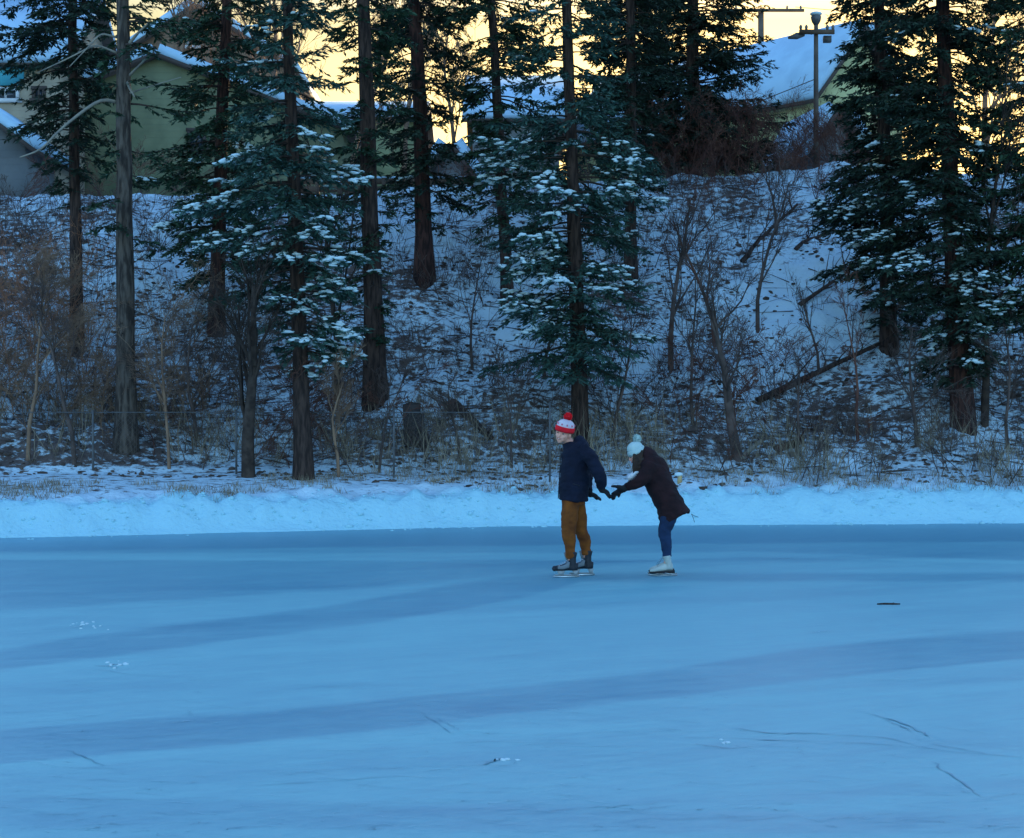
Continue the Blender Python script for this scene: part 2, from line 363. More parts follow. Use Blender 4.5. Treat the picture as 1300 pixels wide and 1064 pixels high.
bp = N.new('ShaderNodeBump'); bp.inputs['Strength'].default_value = 1; bp.inputs['Distance'].default_value = .006; L.new(noise(9, 6, (.5, 1, 1)), bp.inputs['Height']); L.new(bp.outputs[0], b.inputs['Normal'])
ice = mb.build('ice', m, smooth=True); tag(ice, kind='structure')
a2 = ice.data.attributes.new('clear', 'FLOAT', 'POINT'); a2.data.foreach_set('value', np.clip(clear, -.3, 1).astype(np.float32).ravel())
# scratches and scuffs in the ice: thin strips lying on it
rng = np.random.default_rng(5)
mbk = MB(); mbw = MB()
def icept(px, py): 
    Yd = CAM_H*FPX/(py-532); return np.array([(px-650)/FPX*Yd, Yd])
def strip(mb, pts, wid, z=.004):
    P = np.array([icept(*p) for p in pts]); 
    # resample
    t = np.linspace(0, 1, len(P)); tt = np.linspace(0, 1, 14)
    P = np.stack([np.interp(tt, t, P[:, 0]), np.interp(tt, t, P[:, 1])], 1)
    P += (rng.random(P.shape)-.5)*.03
    T = unit(np.gradient(P, axis=0)); Nn = np.stack([-T[:, 1], T[:, 0]], 1)
    ww = wid*.28*np.sin(np.linspace(.25, math.pi-.25, 14))[:, None]**.5*(.15+1.3*rng.random((14, 1)))
    V = np.concatenate([np.c_[P+Nn*ww, np.full(14, z)], np.c_[P-Nn*ww, np.full(14, z)]])
    mb.add(V, [[i, i+14, i+15, i+1] for i in range(13)])
for pts, wd in [([(75, 941), (160, 938), (235, 932), (255, 930)], .012), ([(88, 953), (130, 972)], .014), ([(120, 850), (160, 856), (220, 860)], .01),
                ([(120, 845), (150, 848)], .02), ([(870, 937), (960, 939), (1060, 942), (1130, 946)], .022), ([(880, 945), (925, 950)], .02), ([(1010, 930), (1070, 934), (1120, 936), (1200, 955), (1300, 962)], .014),
                ([(930, 925), (990, 932), (1040, 931)], .028), ([(1100, 905), (1150, 920), (1180, 935)], .03), ([(1120, 912), (1160, 930)], .022), ([(1180, 945), (1260, 958)], .014),
                ([(1012, 945), (1018, 960)], .008), ([(535, 905), (575, 932)], .018), ([(555, 912), (595, 935)], .01), ([(610, 972), (640, 962)], .04), ([(840, 925), (880, 930)], .012), ([(720, 905), (770, 908)], .01),
                ([(1060, 862), (1075, 858)], .012), ([(985, 710), (1010, 708)], .03), ([(238, 903), (242, 908)], .01), ([(415, 873), (440, 871)], .012), ([(1185, 968), (1240, 1010)], .02), ([(300, 1000), (520, 985)], .01), ([(700, 1030), (900, 1015)], .012)]:
    strip(mbk, pts, wd)
for pts in [[(700, 737), (640, 741), (560, 752)], [(752, 734), (800, 733), (900, 728)], [(745, 737), (820, 738), (960, 741)], [(858, 731), (940, 725), (1080, 716)], [(860, 733), (960, 733), (1120, 740)], [(820, 734), (760, 740), (660, 752)], [(705, 734), (620, 732), (480, 738)]]:
    strip(mbw, pts, .014, .0035)
for i in range(950):
    px = rng.uniform(-50, 1350); py = 560+rng.random()**.5*500
    if py < 700: continue
    a = rng.normal(.0, .35); l = rng.uniform(8, 110)
    strip(mbk if rng.random() < .5 else mbw, [(px, py), (px+l*math.cos(a)*.5, py-l*math.sin(a)*.1+rng.normal(0, 1.5)), (px+l*math.cos(a), py-l*math.sin(a)*.2)], rng.uniform(.002, .007), .0035)
for px, py in [(104, 795), (142, 844), (233, 916), (1040, 802), (480, 735), (370, 692), (240, 693), (480, 689), (270, 692), ]:
    strip(mbw, [(px-14, py+2), (px, py), (px+14, py-1)], .03, .003)
M['scr'] = mat('dark_scratched_ice', (.10, .26, .34), .4, color2=(.17, .40, .46), nscale=6)
M['scrw'] = mat('shaved_ice', (.42, .62, .66), .7, color2=(.36, .56, .6), nscale=6)
o = mbk.build('skate_scratches', M['scr']); tag(o, 'thin dark skate scratches cut into the blue ice', 'scratches', kind='stuff')
o = mbw.build('shaved_ice', M['scrw']); tag(o, 'pale scuffs of shaved ice on the rink', 'ice shavings', kind='stuff')
# small lumps of loose snow on the ice
mb = MB(); P = []; S = []
for px, py, n in [(103, 792, 10), (118, 799, 6), (145, 843, 10), (635, 966, 4), (915, 944, 4)]:
    for i in range(n):
        p = icept(px+rng.normal(0, 9), py+rng.normal(0, 2)); s = rng.uniform(.005, .018); P.append([p[0], p[1], s*.2]); S.append([s*1.4, s, s*.6])
blobs(mb, np.array(P), np.array(S), rng, .5)
o = mb.build('snow_crumbs', M['snowpuff']); tag(o, 'small crumbs of loose snow scattered on the ice', 'snow', kind='stuff')
# ================================================================ VEGETATION
def foliage_tree(name, base_px, base_py, top_px, width_px, crown, needle, bark, label, cat='spruce tree', seed=0, dens=1.0, snow=0.0, H=17, Yd=None, droop=.35, group='spruces on the snowy slope', dead=14, snowpy=(150, 500), ref_top=0, curved=None, basez=None):
    """crown: list of (photo_y, left_px, right_px, density)"""
    rng = np.random.default_rng(seed)
    if Yd is None: b = hit(base_px, base_py)
    else: b = at(base_px, base_py, Yd); b[2] = ground(b[0], b[1])
    Yd = b[1]; k = Yd/FPX; by_hill = Yd < 43
    ztop = at(0, 0, Yd)[2]                     # z at top of frame
    xtop = (top_px-650)*k
    root = empty(name, b, label, cat, group)
    lean = (xtop-b[0])/(ztop-b[2])
    r0 = width_px*.46*k
    def cx(z): return lean*z*1.0
    # trunk
    n = 26; zz = np.concatenate([[-.8], np.linspace(-.3, H, n-1)])
    wob = np.cumsum(rng.normal(0, .012, (n, 2)), axis=0); wob -= wob[0]
    rad = r0*np.clip(1.06-zz/H*.98, .03, 2)*(1+.28*np.exp(-np.maximum(zz, 0)/.6)+.06*np.exp(-np.maximum(zz, 0)/.2))
    path = np.stack([cx(zz)+wob[:, 0], wob[:, 1], zz], 1)
    mb = MB(); tube(mb, path, rad, 12, wob=.16, rng=rng)
    mb.build('trunk', bark, root, smooth=True)
    def tp(z): return np.array([np.interp(z, zz, path[:, 0]), np.interp(z, zz, path[:, 1]), z])
    # limbs
    cy = [c[0] for c in crown]
    zc = lambda py: at(0, py, Yd)[2]-b[2]
    zs = np.array([zc(p) for p in cy])[::-1]
    wide = 1.14 if by_hill else 1.0
    rl = np.array([c[1] for c in crown])[::-1]*k*wide; rr = np.array([c[2] for c in crown])[::-1]*k*wide
    dn = np.array([c[3] if len(c) > 3 else 1 for c in crown])[::-1]
    limb = MB(); nd = MB(); sn = MB()
    z = max(zs[0], .3); P0 = []; P1 = []; R0 = []; R1 = []
    NP = []; ND = []; NL = []; SP = []; SS = []
    vis = ztop-b[2]+.6
    while z < H-.15:
        above = z > vis
        t = z/H
        step = (.058 if not above else .20)/dens*(1 if True else 1)
        z += step*rng.uniform(.5, 1.5)
        if z > H-.1: break
        if z <= zs[-1]: L_, Rr_, D_ = np.interp(z, zs, rl), np.interp(z, zs, rr), np.interp(z, zs, dn)
        else:
            f = max(.0, (H-z)/max(H-zs[-1], .1)); L_ = rl[-1]*f**.75; Rr_ = rr[-1]*f**.75; D_ = 1
        if rng.random() > D_: continue
        az = rng.uniform(0, 2*math.pi); c_ = math.cos(az)
        Lb = (L_ if c_ < 0 else Rr_); mean = (L_+Rr_)/2
        Lb = (Lb*abs(c_)+mean*(1-abs(c_)))*rng.uniform(.45, 1.12)
        if Lb < .12: continue
        dr = droop*rng.uniform(.5, 1.9)
        s = np.linspace(0, 1, 6)
        dirh = np.array([c_, math.sin(az), 0]); side = np.array([-math.sin(az), c_, 0])
        wv = rng.normal(0, .06)*Lb
        base = tp(z)
        path_ = base+dirh*(Lb*s)[:, None]+side*(wv*s*s)[:, None]+np.array([0, 0, 1])*(Lb*(.12*s-dr*s**1.6+.16*s**4))[:, None]
        rb = .009+.011*Lb
        P0.append(path_[:-1]); P1.append(path_[1:]); R0.append(rb*(1.05-s[:-1])); R1.append(rb*(1.05-s[1:]))
        # side twigs
        nt_ = max(5, int(Lb*(14 if not above else 6)))
        ts = rng.uniform(.18, 1, nt_)**.8
        pt = np.stack([np.interp(ts, s, path_[:, i]) for i in range(3)], 1)
        sg = np.where(rng.random(nt_) < .5, -1, 1)
        an = rng.uniform(.55, 1.15, nt_)
        td = dirh[None]*np.cos(an)[:, None]+side[None]*(np.sin(an)*sg)[:, None]+np.array([0, 0, 1])*(-dr*.6+rng.normal(-.1, .16, nt_))[:, None]
        td = unit(td); tl = (.16+.34*Lb*(1.08-ts))*rng.uniform(.6, 1.2, nt_); tl = np.minimum(tl, .8)
        te = pt+td*tl[:, None]+np.array([0, 0, -1])*(tl**2*.25)[:, None]
        P0.append(pt); P1.append(te); R0.append(np.full(nt_, .005)); R1.append(np.full(nt_, .003))
        # needle sprays along twigs and limb tip
        per = np.maximum((tl/(.022 if not above else .07)).astype(int), 3)
        idx = np.repeat(np.arange(nt_), per); q = rng.random(len(idx))
        pp = pt[idx]*(1-q)[:, None]+te[idx]*q[:, None]
        sd = unit(np.cross(td[idx], [0, 0, 1])); sgn = np.where(rng.random(len(idx)) < .5, -1, 1)[:, None]
        dd = unit(td[idx]*rng.uniform(.5, 1.2, (len(idx), 1))+sd*sgn*rng.uniform(.2, .9, (len(idx), 1))+np.array([0, 0, 1])*rng.normal(-.12, .28, (len(idx), 1)))
        NP.append(pp); ND.append(dd); NL.append(rng.uniform(.06, .16, len(idx))*(1 if not above else 1.6))
        m_ = int(Lb*40)
        q = rng.uniform(.3, 1, m_); pp = np.stack([np.interp(q, s, path_[:, i]) for i in range(3)], 1)
        dd = unit(dirh+side*rng.normal(0, .8, (m_, 1))+np.array([0, 0, 1])*rng.normal(0, .3, (m_, 1)))
        NP.append(pp); ND.append(dd); NL.append(rng.uniform(.07, .14, m_))
        # snow
        if snow > 0:
            zz_ = b[2]+z; pyb = 532-(zz_-CAM_H)/k
            amt = snow*(1 if snowpy[0] < pyb < snowpy[1] else .18)
            patch = vnoise(base[0]*.7+az*1.2, z*1.1, seed)
            if patch > .5 and rng.random() < min(1, amt*1.5):
                for j in range(nt_):
                    if ts[j] > .35 and rng.random() < .7*amt+.15:
                        nb = rng.integers(2, 7)
                        for q in rng.uniform(.2, 1, nb):
                            SP.append(pt[j]*(1-q)+te[j]*q+np.array([0, 0, .03])); s_ = rng.uniform(.016, .07); SS.append([s_*rng.uniform(.9, 2.0), s_, s_*rng.uniform(.3, .5)])
    # dead stubs below the crown
    for i in range(dead):
        z = rng.uniform(.8, max(zs[0]*1.1, 3.5)); az = rng.uniform(0, 6.283); l = rng.uniform(.25, .9)
        p = tp(z); d_ = np.array([math.cos(az), math.sin(az), rng.uniform(-.45, .1)]); m1 = p+d_*l*.6; e_ = m1+unit(d_+rng.normal(0, .35, 3))*l*.5
        P0 += [p[None], m1[None]]; P1 += [m1[None], e_[None]]; R0 += [[.014], [.009]]; R1 += [[.009], [.003]]
        for j in range(3):
            q = m1+(e_-m1)*rng.random(); P0.append(q[None]); P1.append((q+unit(d_+rng.normal(0, .8, 3))*rng.uniform(.1, .35))[None]); R0.append([.006]); R1.append([.002])
    prisms(limb, np.concatenate(P0), np.concatenate(P1), np.concatenate(R0), np.concatenate(R1), 3)
    if NP:
        NP = np.concatenate(NP); ND = np.concatenate(ND); NL = np.concatenate(NL)
        W = unit(np.cross(ND, rng.normal(0, 1, ND.shape)*.45+np.array([0, 0, 1])))
        diamonds(nd, NP, ND, W, NL, NL*.12+.006)
    nq = sum(len(q) for q in nd.q); nl_ = sum(len(q) for q in limb.q)
    for V_, Q_ in zip(limb.v, limb.q): nd.q.append(Q_+nd.n)
    nd.v += limb.v
    cr_ = nd.build('crown', needle, root); cr_.data.materials.append(M['limb'])
    mi = np.zeros(len(cr_.data.polygons), np.int32); mi[nq:] = 1; cr_.data.polygons.foreach_set('material_index', mi)
    if SP:
        SP = np.array(SP); blobs(sn, SP, np.array(SS), rng, .5); tag(sn.build('snow_cover', M['snowpuff'], root, smooth=True), kind='stuff')
    return root, tp, b
def seg_tree(rng, h, r, spread=.5, levels=4, nb=5, up=.25, start=.25, wig=.12, minr=.0025, lenf=.55):
    """bare branching plant -> segment arrays"""
    S = []
    def grow(p, d, l, r, lev):
        n = 5 if lev < 2 else 3
        pts = [p]; dd = d
        for i in range(n):
            dd = unit(dd+rng.normal(0, wig, 3)+np.array([0, 0, up*.2])); p2 = pts[-1]+dd*l/n
            r0 = r*(1-.75*i/n); r1 = r*(1-.75*(i+1)/n)
            S.append((pts[-1], p2, max(r0, minr), max(r1, minr*.8))); pts.append(p2)
        if lev+1 < levels:
            k = nb if lev == 0 else max(2, int(nb*.75))
            for j in range(k):
                t = rng.uniform(start if lev == 0 else .15, 1); i = min(int(t*n), n-1); q = pts[i]+(pts[i+1]-pts[i])*(t*n-i)
                az = rng.uniform(0, 6.283); v = rng.normal(0, 1, 3); v -= dd*np.dot(v, dd); v = unit(v)
                nd_ = unit(dd+v*spread*rng.uniform(.6, 1.4)+np.array([0, 0, up]))
                grow(q, nd_, l*lenf*rng.uniform(.6, 1.2)*(1.15-.5*t), max(r*.5*(1-.5*t), minr), lev+1)
    grow(np.zeros(3), np.array([0, 0, 1.]), h, r, 0)
    return [np.array([s[i] for s in S]) for i in range(4)]
T5 = [  # the big spruces
 ('spruce_tree', 97, 446, 92, 17, [(-20, 110, 60), (60, 105, 60), (110, 85, 55), (165, 60, 45, .9), (210, 40, 30, .7), (260, 15, 20, .4)], 'needleB', 'bark', 'dark spruce in front of the teal windowed house, leftmost of the slope', 1, 1.5, .1, (0, 100)),
 ('spruce_tree', 275, 424, 290, 20, [(-20, 70, 70), (60, 65, 80), (110, 75, 75, 1), (170, 90, 55), (220, 80, 60), (280, 75, 45), (330, 70, 45, .8), (380, 40, 30, .5), (410, 15, 15, .3)], 'needleA', 'barkred', 'spruce before the green gable, second to the left of the snow laden front spruce', 3, 1.3, .35, (170, 380)),
 ('spruce_tree', 385, 608, 365, 23, [(-20, 40, 70, .8), (60, 60, 65, .7), (120, 70, 70, .9), (170, 115, 60), (210, 130, 80), (260, 140, 90), (300, 130, 90), (340, 105, 85), (380, 60, 70), (420, 35, 70), (455, 20, 60, .7), (480, 10, 15, .4)], 'needleC', 'bark', 'snow laden spruce rooted at the foot of the bank, left half of the picture', 5, 1.35, .75, (140, 480)),
 ('spruce_tree', 478, 512, 462, 28, [(-20, 80, 60, .9), (50, 50, 50, .6), (120, 40, 50, .6), (180, 45, 50, .6), (240, 55, 35, .6), (300, 60, 25, .7), (390, 55, 20, .6), (440, 30, 10, .4)], 'needleA', 'bark', 'thick straight spruce trunk standing in mid slope with sparse upper branches', 6, 1.3, .15, (150, 420)),
 ('spruce_tree', 540, 357, 530, 24, [(-20, 90, 80, 1), (60, 60, 70, .9), (110, 50, 60, .8), (160, 55, 65, .8), (215, 50, 60, .9), (250, 35, 60, .6), (285, 10, 15, .3)], 'needleB', 'barkred', 'spruce rooted high on the slope beside the golden gap in the trees', 7, 1.35, .1, (180, 300)),
 ('spruce_tree', 645, 392, 627, 16, [(-20, 70, 70, .9), (50, 60, 80, .9), (110, 50, 80), (170, 55, 60), (220, 55, 60), (270, 45, 50, .8), (310, 30, 20, .5)], 'needleA', 'bark', 'slim spruce half hidden behind the snowy spruce above the red hat', 9, 1.2, .35, (150, 320)),
 ('spruce_tree', 738, 572, 722, 22, [(-20, 60, 60, .9), (60, 70, 55, .9), (110, 80, 70, .9), (170, 95, 90), (230, 125, 95), (290, 120, 100), (330, 105, 85), (370, 95, 85), (400, 118, 90), (430, 120, 85), (460, 95, 70, .8), (485, 20, 40, .5)], 'needleC', 'bark', 'snow laden spruce rising directly behind the skater in the red hat', 10, 1.35, .7, (170, 500)),
 ('spruce_tree', 800, 352, 797, 16, [(-20, 60, 60), (100, 50, 50), (170, 55, 50), (230, 45, 40, .9), (280, 25, 25, .5)], 'needleB', 'bark', 'dark narrow spruce just right of the snowy spruce behind the man', 11, 1.5, .1, (150, 320)),
 ('spruce_tree', 1130, 442, 1115, 21, [(-20, 62, 90), (50, 42, 70), (100, 62, 90), (140, 52, 70), (190, 68, 60), (235, 95, 50), (280, 85, 50, .9), (320, 75, 55, .9), (370, 45, 50, .8), (410, 25, 35, .6)], 'needleB', 'bark', 'spruce beside the utility pole with low boughs sweeping over the clear snow', 14, 2.1, .4, (130, 420)),
 ('spruce_tree', 1222, 542, 1196, 29, [(-20, 90, 80), (100, 95, 60, 1), (180, 95, 55), (240, 120, 55), (290, 125, 50), (340, 100, 70, 1), (390, 85, 65, .9), (440, 65, 50, .7), (480, 40, 30, .5)], 'needleB', 'barkred', 'tall spruce with a thick reddish trunk near the right edge', 15, 2.1, .4, (150, 460)),
 ('spruce_tree', 1318, 560, 1310, 20, [(-20, 60, 80, .8), (100, 70, 80, .8), (170, 70, 80), (230, 80, 90), (300, 70, 90, .9), (345, 95, 90), (390, 95, 80), (420, 40, 60, .5)], 'needleA', 'bark', 'snowy boughs of a spruce whose trunk stands past the right edge', 16, 1.9, .8, (180, 420)),
 ('spruce_tree', 880, 226, 880, 20, [(-20, 85, 85), (40, 90, 90), (90, 100, 100), (130, 105, 112), (175, 100, 125), (215, 90, 105)], 'needleB', 'bark', 'broad dense dark spruce on the hilltop left of the snow roofed house', 12, 2.3, .0, (0, 1)),
 ('spruce_tree', 795, 232, 800, 16, [(-20, 60, 70), (70, 70, 80), (150, 70, 80), (215, 60, 60)], 'needleB', 'bark', 'dark spruce on the hilltop between the snowy spruce and the broad one', 13, 1.8, .0, (0, 1)),
]
for (nm, bx, by, tx, wd, cr, nl, bk, lab, sd, dn, snw, spy) in T5:
    yd = None
    if nm == 'spruce_tree' and by < 240: yd = 44.5 if bx > 850 else 46
    foliage_tree(nm, bx, by, tx, wd, cr, M[nl], M[bk], lab, seed=sd, dens=dn, snow=snw, snowpy=spy, Yd=yd, H=16 if by < 400 and yd is None else (15 if yd else 18), dead=(0 if yd else 16), group='dark spruces on the hilltop' if yd else 'spruces on the snowy slope', droop=.35 if not yd else .25)
# the big grey trunk with arching bare limbs
root, tp, b = foliage_tree('spruce_tree', 160, 566, 153, 27, [(-20, 80, 80, .8), (40, 50, 90, .6), (90, 30, 60, .45), (140, 20, 80, .4), (200, 30, 75, .4), (260, 50, 65, .4), (320, 30, 40, .3)], M['needleA'], M['barkpale'], 'thick grey barked spruce trunk with arching bare pale limbs at left', seed=2, dens=.9, snow=.2, H=18, dead=22)
k = b[1]/FPX
def arc(pts, r, name='dead_limb'):
    P = np.array([at(px, py, b[1]-dy)-b for px, py, dy in pts])
    tt = np.linspace(0, len(P)-1, 16); Q = np.stack([np.interp(tt, range(len(P)), P[:, i]) for i in range(3)], 1)
    for _ in range(2): Q[1:-1] = (Q[:-2]+2*Q[1:-1]+Q[2:])/4
    mb = MB(); tube(mb, Q, np.linspace(r, r*.35, 16), 6); return mb.build(name, M['palelimb'], root, True)
arc([(150, 130, 0), (128, 125, .3), (100, 145, .5), (70, 170, .6), (54, 190, .7), (25, 200, .8)], .036)
arc([(150, 48, 0), (128, 42, .2), (110, 62, .3), (88, 85, .4)], .022)
arc([(150, 68, 0), (122, 56, .2), (85, 75, .3), (48, 92, .3)], .022)
arc([(160, 100, 0), (165, 113, .3), (171, 123, .4)], .035)
arc([(160, 100, 0), (180, 80, .3), (193, 68, .4)], .03)
arc([(160, 120, 0), (180, 113, .3), (230, 98, .4)], .02)
arc([(160, 60, 0), (175, 42, .2), (190, 28, .4)], .04)
# ---------------------------------------------------------------- bare trees and saplings
def bare(name, px, py, h_px, w_px, label, cat, seed, m='twig', levels=4, nb=6, spread=.6, up=.2, lean=0, group=None, Yd=None, trunkpart=True, **kw):
    rng = np.random.default_rng(seed)
    b = hit(px, py) if Yd is None else at(px, py, Yd)
    if Yd is not None: b[2] = ground(b[0], b[1])
    k = b[1]/FPX
    P0, P1, r0, r1 = seg_tree(rng, h_px*k, w_px*k*.5, spread, levels, nb, up, **kw)
    if lean:
        for P in (P0, P1): P[:, 0] += lean*P[:, 2]
    P0[0] = P0[0]-[0, 0, .12]
    e = empty(name, b, label, cat, group)
    t = 5
    mb = MB(); prisms(mb, P0[:t], P1[:t], r0[:t], r1[:t], 7); mb.build('trunk', M[m], e, True)
    mb = MB(); prisms(mb, P0[t:], P1[t:], r0[t:], r1[t:], 3); mb.build('branches', M[m], e)
    return e
G1 = 'bare saplings on the snowy slope'
BT = [
 ('bare_tree', 938, 582, 190, 15, 'crooked bare tree at the foot of the slope right of the skaters', 'bare tree', 41, 'twig', 5, 8, .7, .1, -.08),
 ('bare_tree', 315, 606, 250, 19, 'shaggy bare tree trunk left of the snow laden spruce base', 'bare tree', 42, 'limb', 5, 9, .55, .15, -.03),
 ('sapling', 428, 506, 320, 9, 'tall thin bare sapling between the two largest left trunks', 'sapling', 43, 'limb', 4, 7, .5, .2, -.03),
 ('sapling', 777, 560, 160, 5, 'thin bare sapling behind the gap between the two skaters', 'sapling', 44, 'twig', 4, 6, .4, .2, 0),
 ('sapling', 852, 470, 210, 8, 'bare sapling on mid slope above the bent skater', 'sapling', 45, 'twig', 4, 8, .5, .2, .03),
 ('sapling', 880, 540, 190, 5, 'fine twigged sapling low on the slope just right of the white hat', 'sapling', 46, 'twig', 5, 7, .6, .15, 0),
 ('sapling', 908, 440, 170, 6, 'bare sapling above the crooked tree', 'sapling', 47, 'twigred', 5, 7, .6, .15, 0),
 ('sapling', 962, 420, 200, 6, 'bare sapling at the left edge of the clear snow patch', 'sapling', 48, 'twig', 5, 7, .5, .2, .05),
 ('sapling', 985, 300, 90, 5, 'small bare sapling under the broad hilltop spruce', 'sapling', 49, 'twig', 4, 6, .5, .2, .0),
 ('sapling', 1010, 575, 120, 5, 'small bare sapling beside the low snowy log', 'sapling', 50, 'twig', 4, 7, .6, .15, .1),
 ('sapling', 1090, 560, 160, 5, 'bare sapling below the long fallen log', 'sapling', 51, 'twigred', 5, 7, .6, .15, -.05),
 ('sapling', 1165, 565, 150, 6, 'bare sapling left of the thick reddish trunk', 'sapling', 52, 'twig', 5, 7, .6, .1, 0),
 ('sapling', 1250, 540, 380, 11, 'tall thin dark tree close behind the thick reddish trunk', 'sapling', 53, 'limb', 4, 8, .45, .2, 0),
 ('sapling', 1280, 570, 170, 5, 'bare sapling at the right edge of the slope foot', 'sapling', 54, 'twig', 5, 7, .6, .1, 0),
 ('sapling', 690, 480, 140, 5, 'bare sapling left of the snowy spruce behind the man', 'sapling', 55, 'twig', 4, 6, .5, .2, 0),
 ('sapling', 600, 470, 150, 4, 'thin bare sapling on open slope between the slim and the thick spruces', 'sapling', 56, 'twig', 4, 7, .5, .2, 0),
 ('sapling', 35, 585, 230, 6, 'bushy tan twigged sapling at the left edge', 'sapling', 57, 'twigtan', 5, 10, .75, .05, 0),
 ('sapling', 95, 590, 190, 7, 'bare sapling left of the thick grey trunk', 'sapling', 58, 'twig', 5, 8, .7, .05, 0),
 ('sapling', 215, 596, 200, 5, 'spreading bare sapling right of the thick grey trunk', 'sapling', 59, 'twigtan', 5, 9, .85, .0, .02),
 ('sapling', 250, 560, 150, 6, 'low bare sapling left of the shaggy trunk', 'sapling', 60, 'twig', 5, 8, .8, .0, .02),
 ('sapling', 430, 606, 130, 5, 'tan bushy sapling right of the snow laden spruce base', 'sapling', 61, 'twigtan', 5, 8, .5, .2, .02),
 ('sapling', 585, 590, 110, 5, 'small bare sapling beside the dark board', 'sapling', 62, 'twig', 4, 8, .5, .15, .02),
 ('sapling', 480, 600, 140, 4, 'bare sapling in front of the thick straight spruce trunk', 'sapling', 63, 'twig', 5, 7, .5, .15, .02),
 ('sapling', 650, 595, 120, 4, 'bare sapling behind the wire fence left of the fence post', 'sapling', 64, 'twig', 5, 7, .5, .15, .02),
 ('sapling', 1040, 470, 110, 4, 'bare sapling growing by the upper end of the long log', 'sapling', 65, 'twig', 4, 7, .5, .15, .02),
]
for a in BT:
    bare(a[0], a[1], a[2], a[3], a[4], a[5], a[6], a[7], a[8], levels=a[9], nb=a[10], spread=a[11], up=a[12], lean=a[13], group=G1 if a[0] == 'sapling' else None)
# hilltop bare trees, sunlit from behind
for i, (px, py, h, wpx, lab) in enumerate([
  (345, 245, 300, 14, 'bare tree on the hilltop rising over the green gable roof'), (440, 245, 260, 9, 'bare tree against the golden sky left of the straight trunk'),
  (225, 250, 300, 12, 'bare tree in front of the brown gabled house'), (590, 240, 230, 8, 'bare tree standing in the golden gap'),
  (1265, 235, 260, 12, 'bare tree against the golden sky near the right edge'), (505, 245, 260, 8, 'bare tree on the hilltop between the two dark straight trunks'),
  (40, 240, 300, 10, 'bare tree beside the teal windowed house')]):
    bare('bare_tree', px, py, h, wpx, lab, 'bare tree', 80+i, 'twigtan', Yd=[58, 50, 57, 52, 55, 48, 56][i], levels=5, nb=8, spread=.6, up=.15, group='bare trees on the hilltop', minr=.007)
# low leafless brush: nobody could count it
def brush(name, label, spots, m, seed, h=(.5, 1.2), n=1, lev=4, nbr=6, spread=.6):
    rng = np.random.default_rng(seed)
    protos = [seg_tree(rng, 1.0, .012, spread, lev, nbr-1, .1, start=.05, wig=.2, minr=.0035) for _ in range(6)]
    mb = MB()
    gz = terrain(np.array(spots)[:, 0], np.array(spots)[:, 1])
    for (x, y), g_ in zip(spots, gz):
        P0, P1, r0, r1 = protos[rng.integers(6)]
        a = rng.uniform(0, 6.283); s = rng.uniform(*h); c, sn = math.cos(a), math.sin(a); tilt = rng.normal(0, .35, 2)
        Rm = np.array([[c, -sn, 0], [sn, c, 0], [0, 0, 1]])
        q = np.array([x, y, g_-.04])
        A = P0@Rm.T*s; B = P1@Rm.T*s
        A[:, :2] += A[:, 2:]*tilt; B[:, :2] += B[:, 2:]*tilt
        prisms(mb, A+q, B+q, r0, r1, 3)
    o = mb.build(name, M[m]); tag(o, label, 'undergrowth', kind='stuff'); return o
rng = np.random.default_rng(77)
sp = []
while len(sp) < 420:
    x = rng.uniform(-13, 13); y = rng.uniform(31, 42.5); PXs = x/y*FPX+650
    s = (y-31.5)/11
    keep = (.95 if s < .25 else .55)*(1 if fbm(x*.35, y*.35, 71) > .46 else .25)
    if 960 < PXs < 1120 and s > .25: keep = .04
    if 380 < PXs < 640 and s > .6: keep = .12
    if PXs < 330: keep = min(1, keep+.4)
    if rng.random() < keep: sp.append((x, y))
brush('undergrowth', 'bare grey undergrowth scattered over the snowy slope', sp, 'twig', 5, (.5, 1.3))
sp = [(rng.uniform(-12, -5.2)*1.0, rng.uniform(31.5, 35.5)) for _ in range(110)]
brush('undergrowth', 'tan bare brush massed at the left foot of the slope', sp, 'twigtan', 6, (.7, 1.9))
sp = [((rng.uniform(800, 1120)-650)/FPX*43.6, rng.uniform(43.0, 45.5)) for _ in range(80)]+[((rng.uniform(-50, 1350)-650)/FPX*43.6, rng.uniform(42.2, 45)) for _ in range(50)]+[((rng.uniform(820, 1120)-650)/FPX*42, rng.uniform(40.2, 43)) for _ in range(28)]
sp2 = [(rng.uniform(-12, -8.2), rng.uniform(32, 37)) for _ in range(60)]
brush('undergrowth', 'rusty brown brush massed at the left edge of the slope', sp2, 'twigrust', 12, (.9, 2.6), nbr=7)
sp3 = [(rng.normal(4.3, .8), rng.uniform(31.8, 36)) for _ in range(45)]+[(rng.normal(-4.2, 1.0), rng.uniform(31.5, 33)) for _ in range(26)]
brush('undergrowth', 'tangled reddish brush around the crooked tree and the shaggy trunk', sp3, 'twigred', 13, (.6, 1.7), nbr=7)
brush('hilltop_brush', 'reddish bare brush along the hilltop under the dark spruces', sp, 'twigred', 7, (.7, 1.9), lev=4, nbr=8)
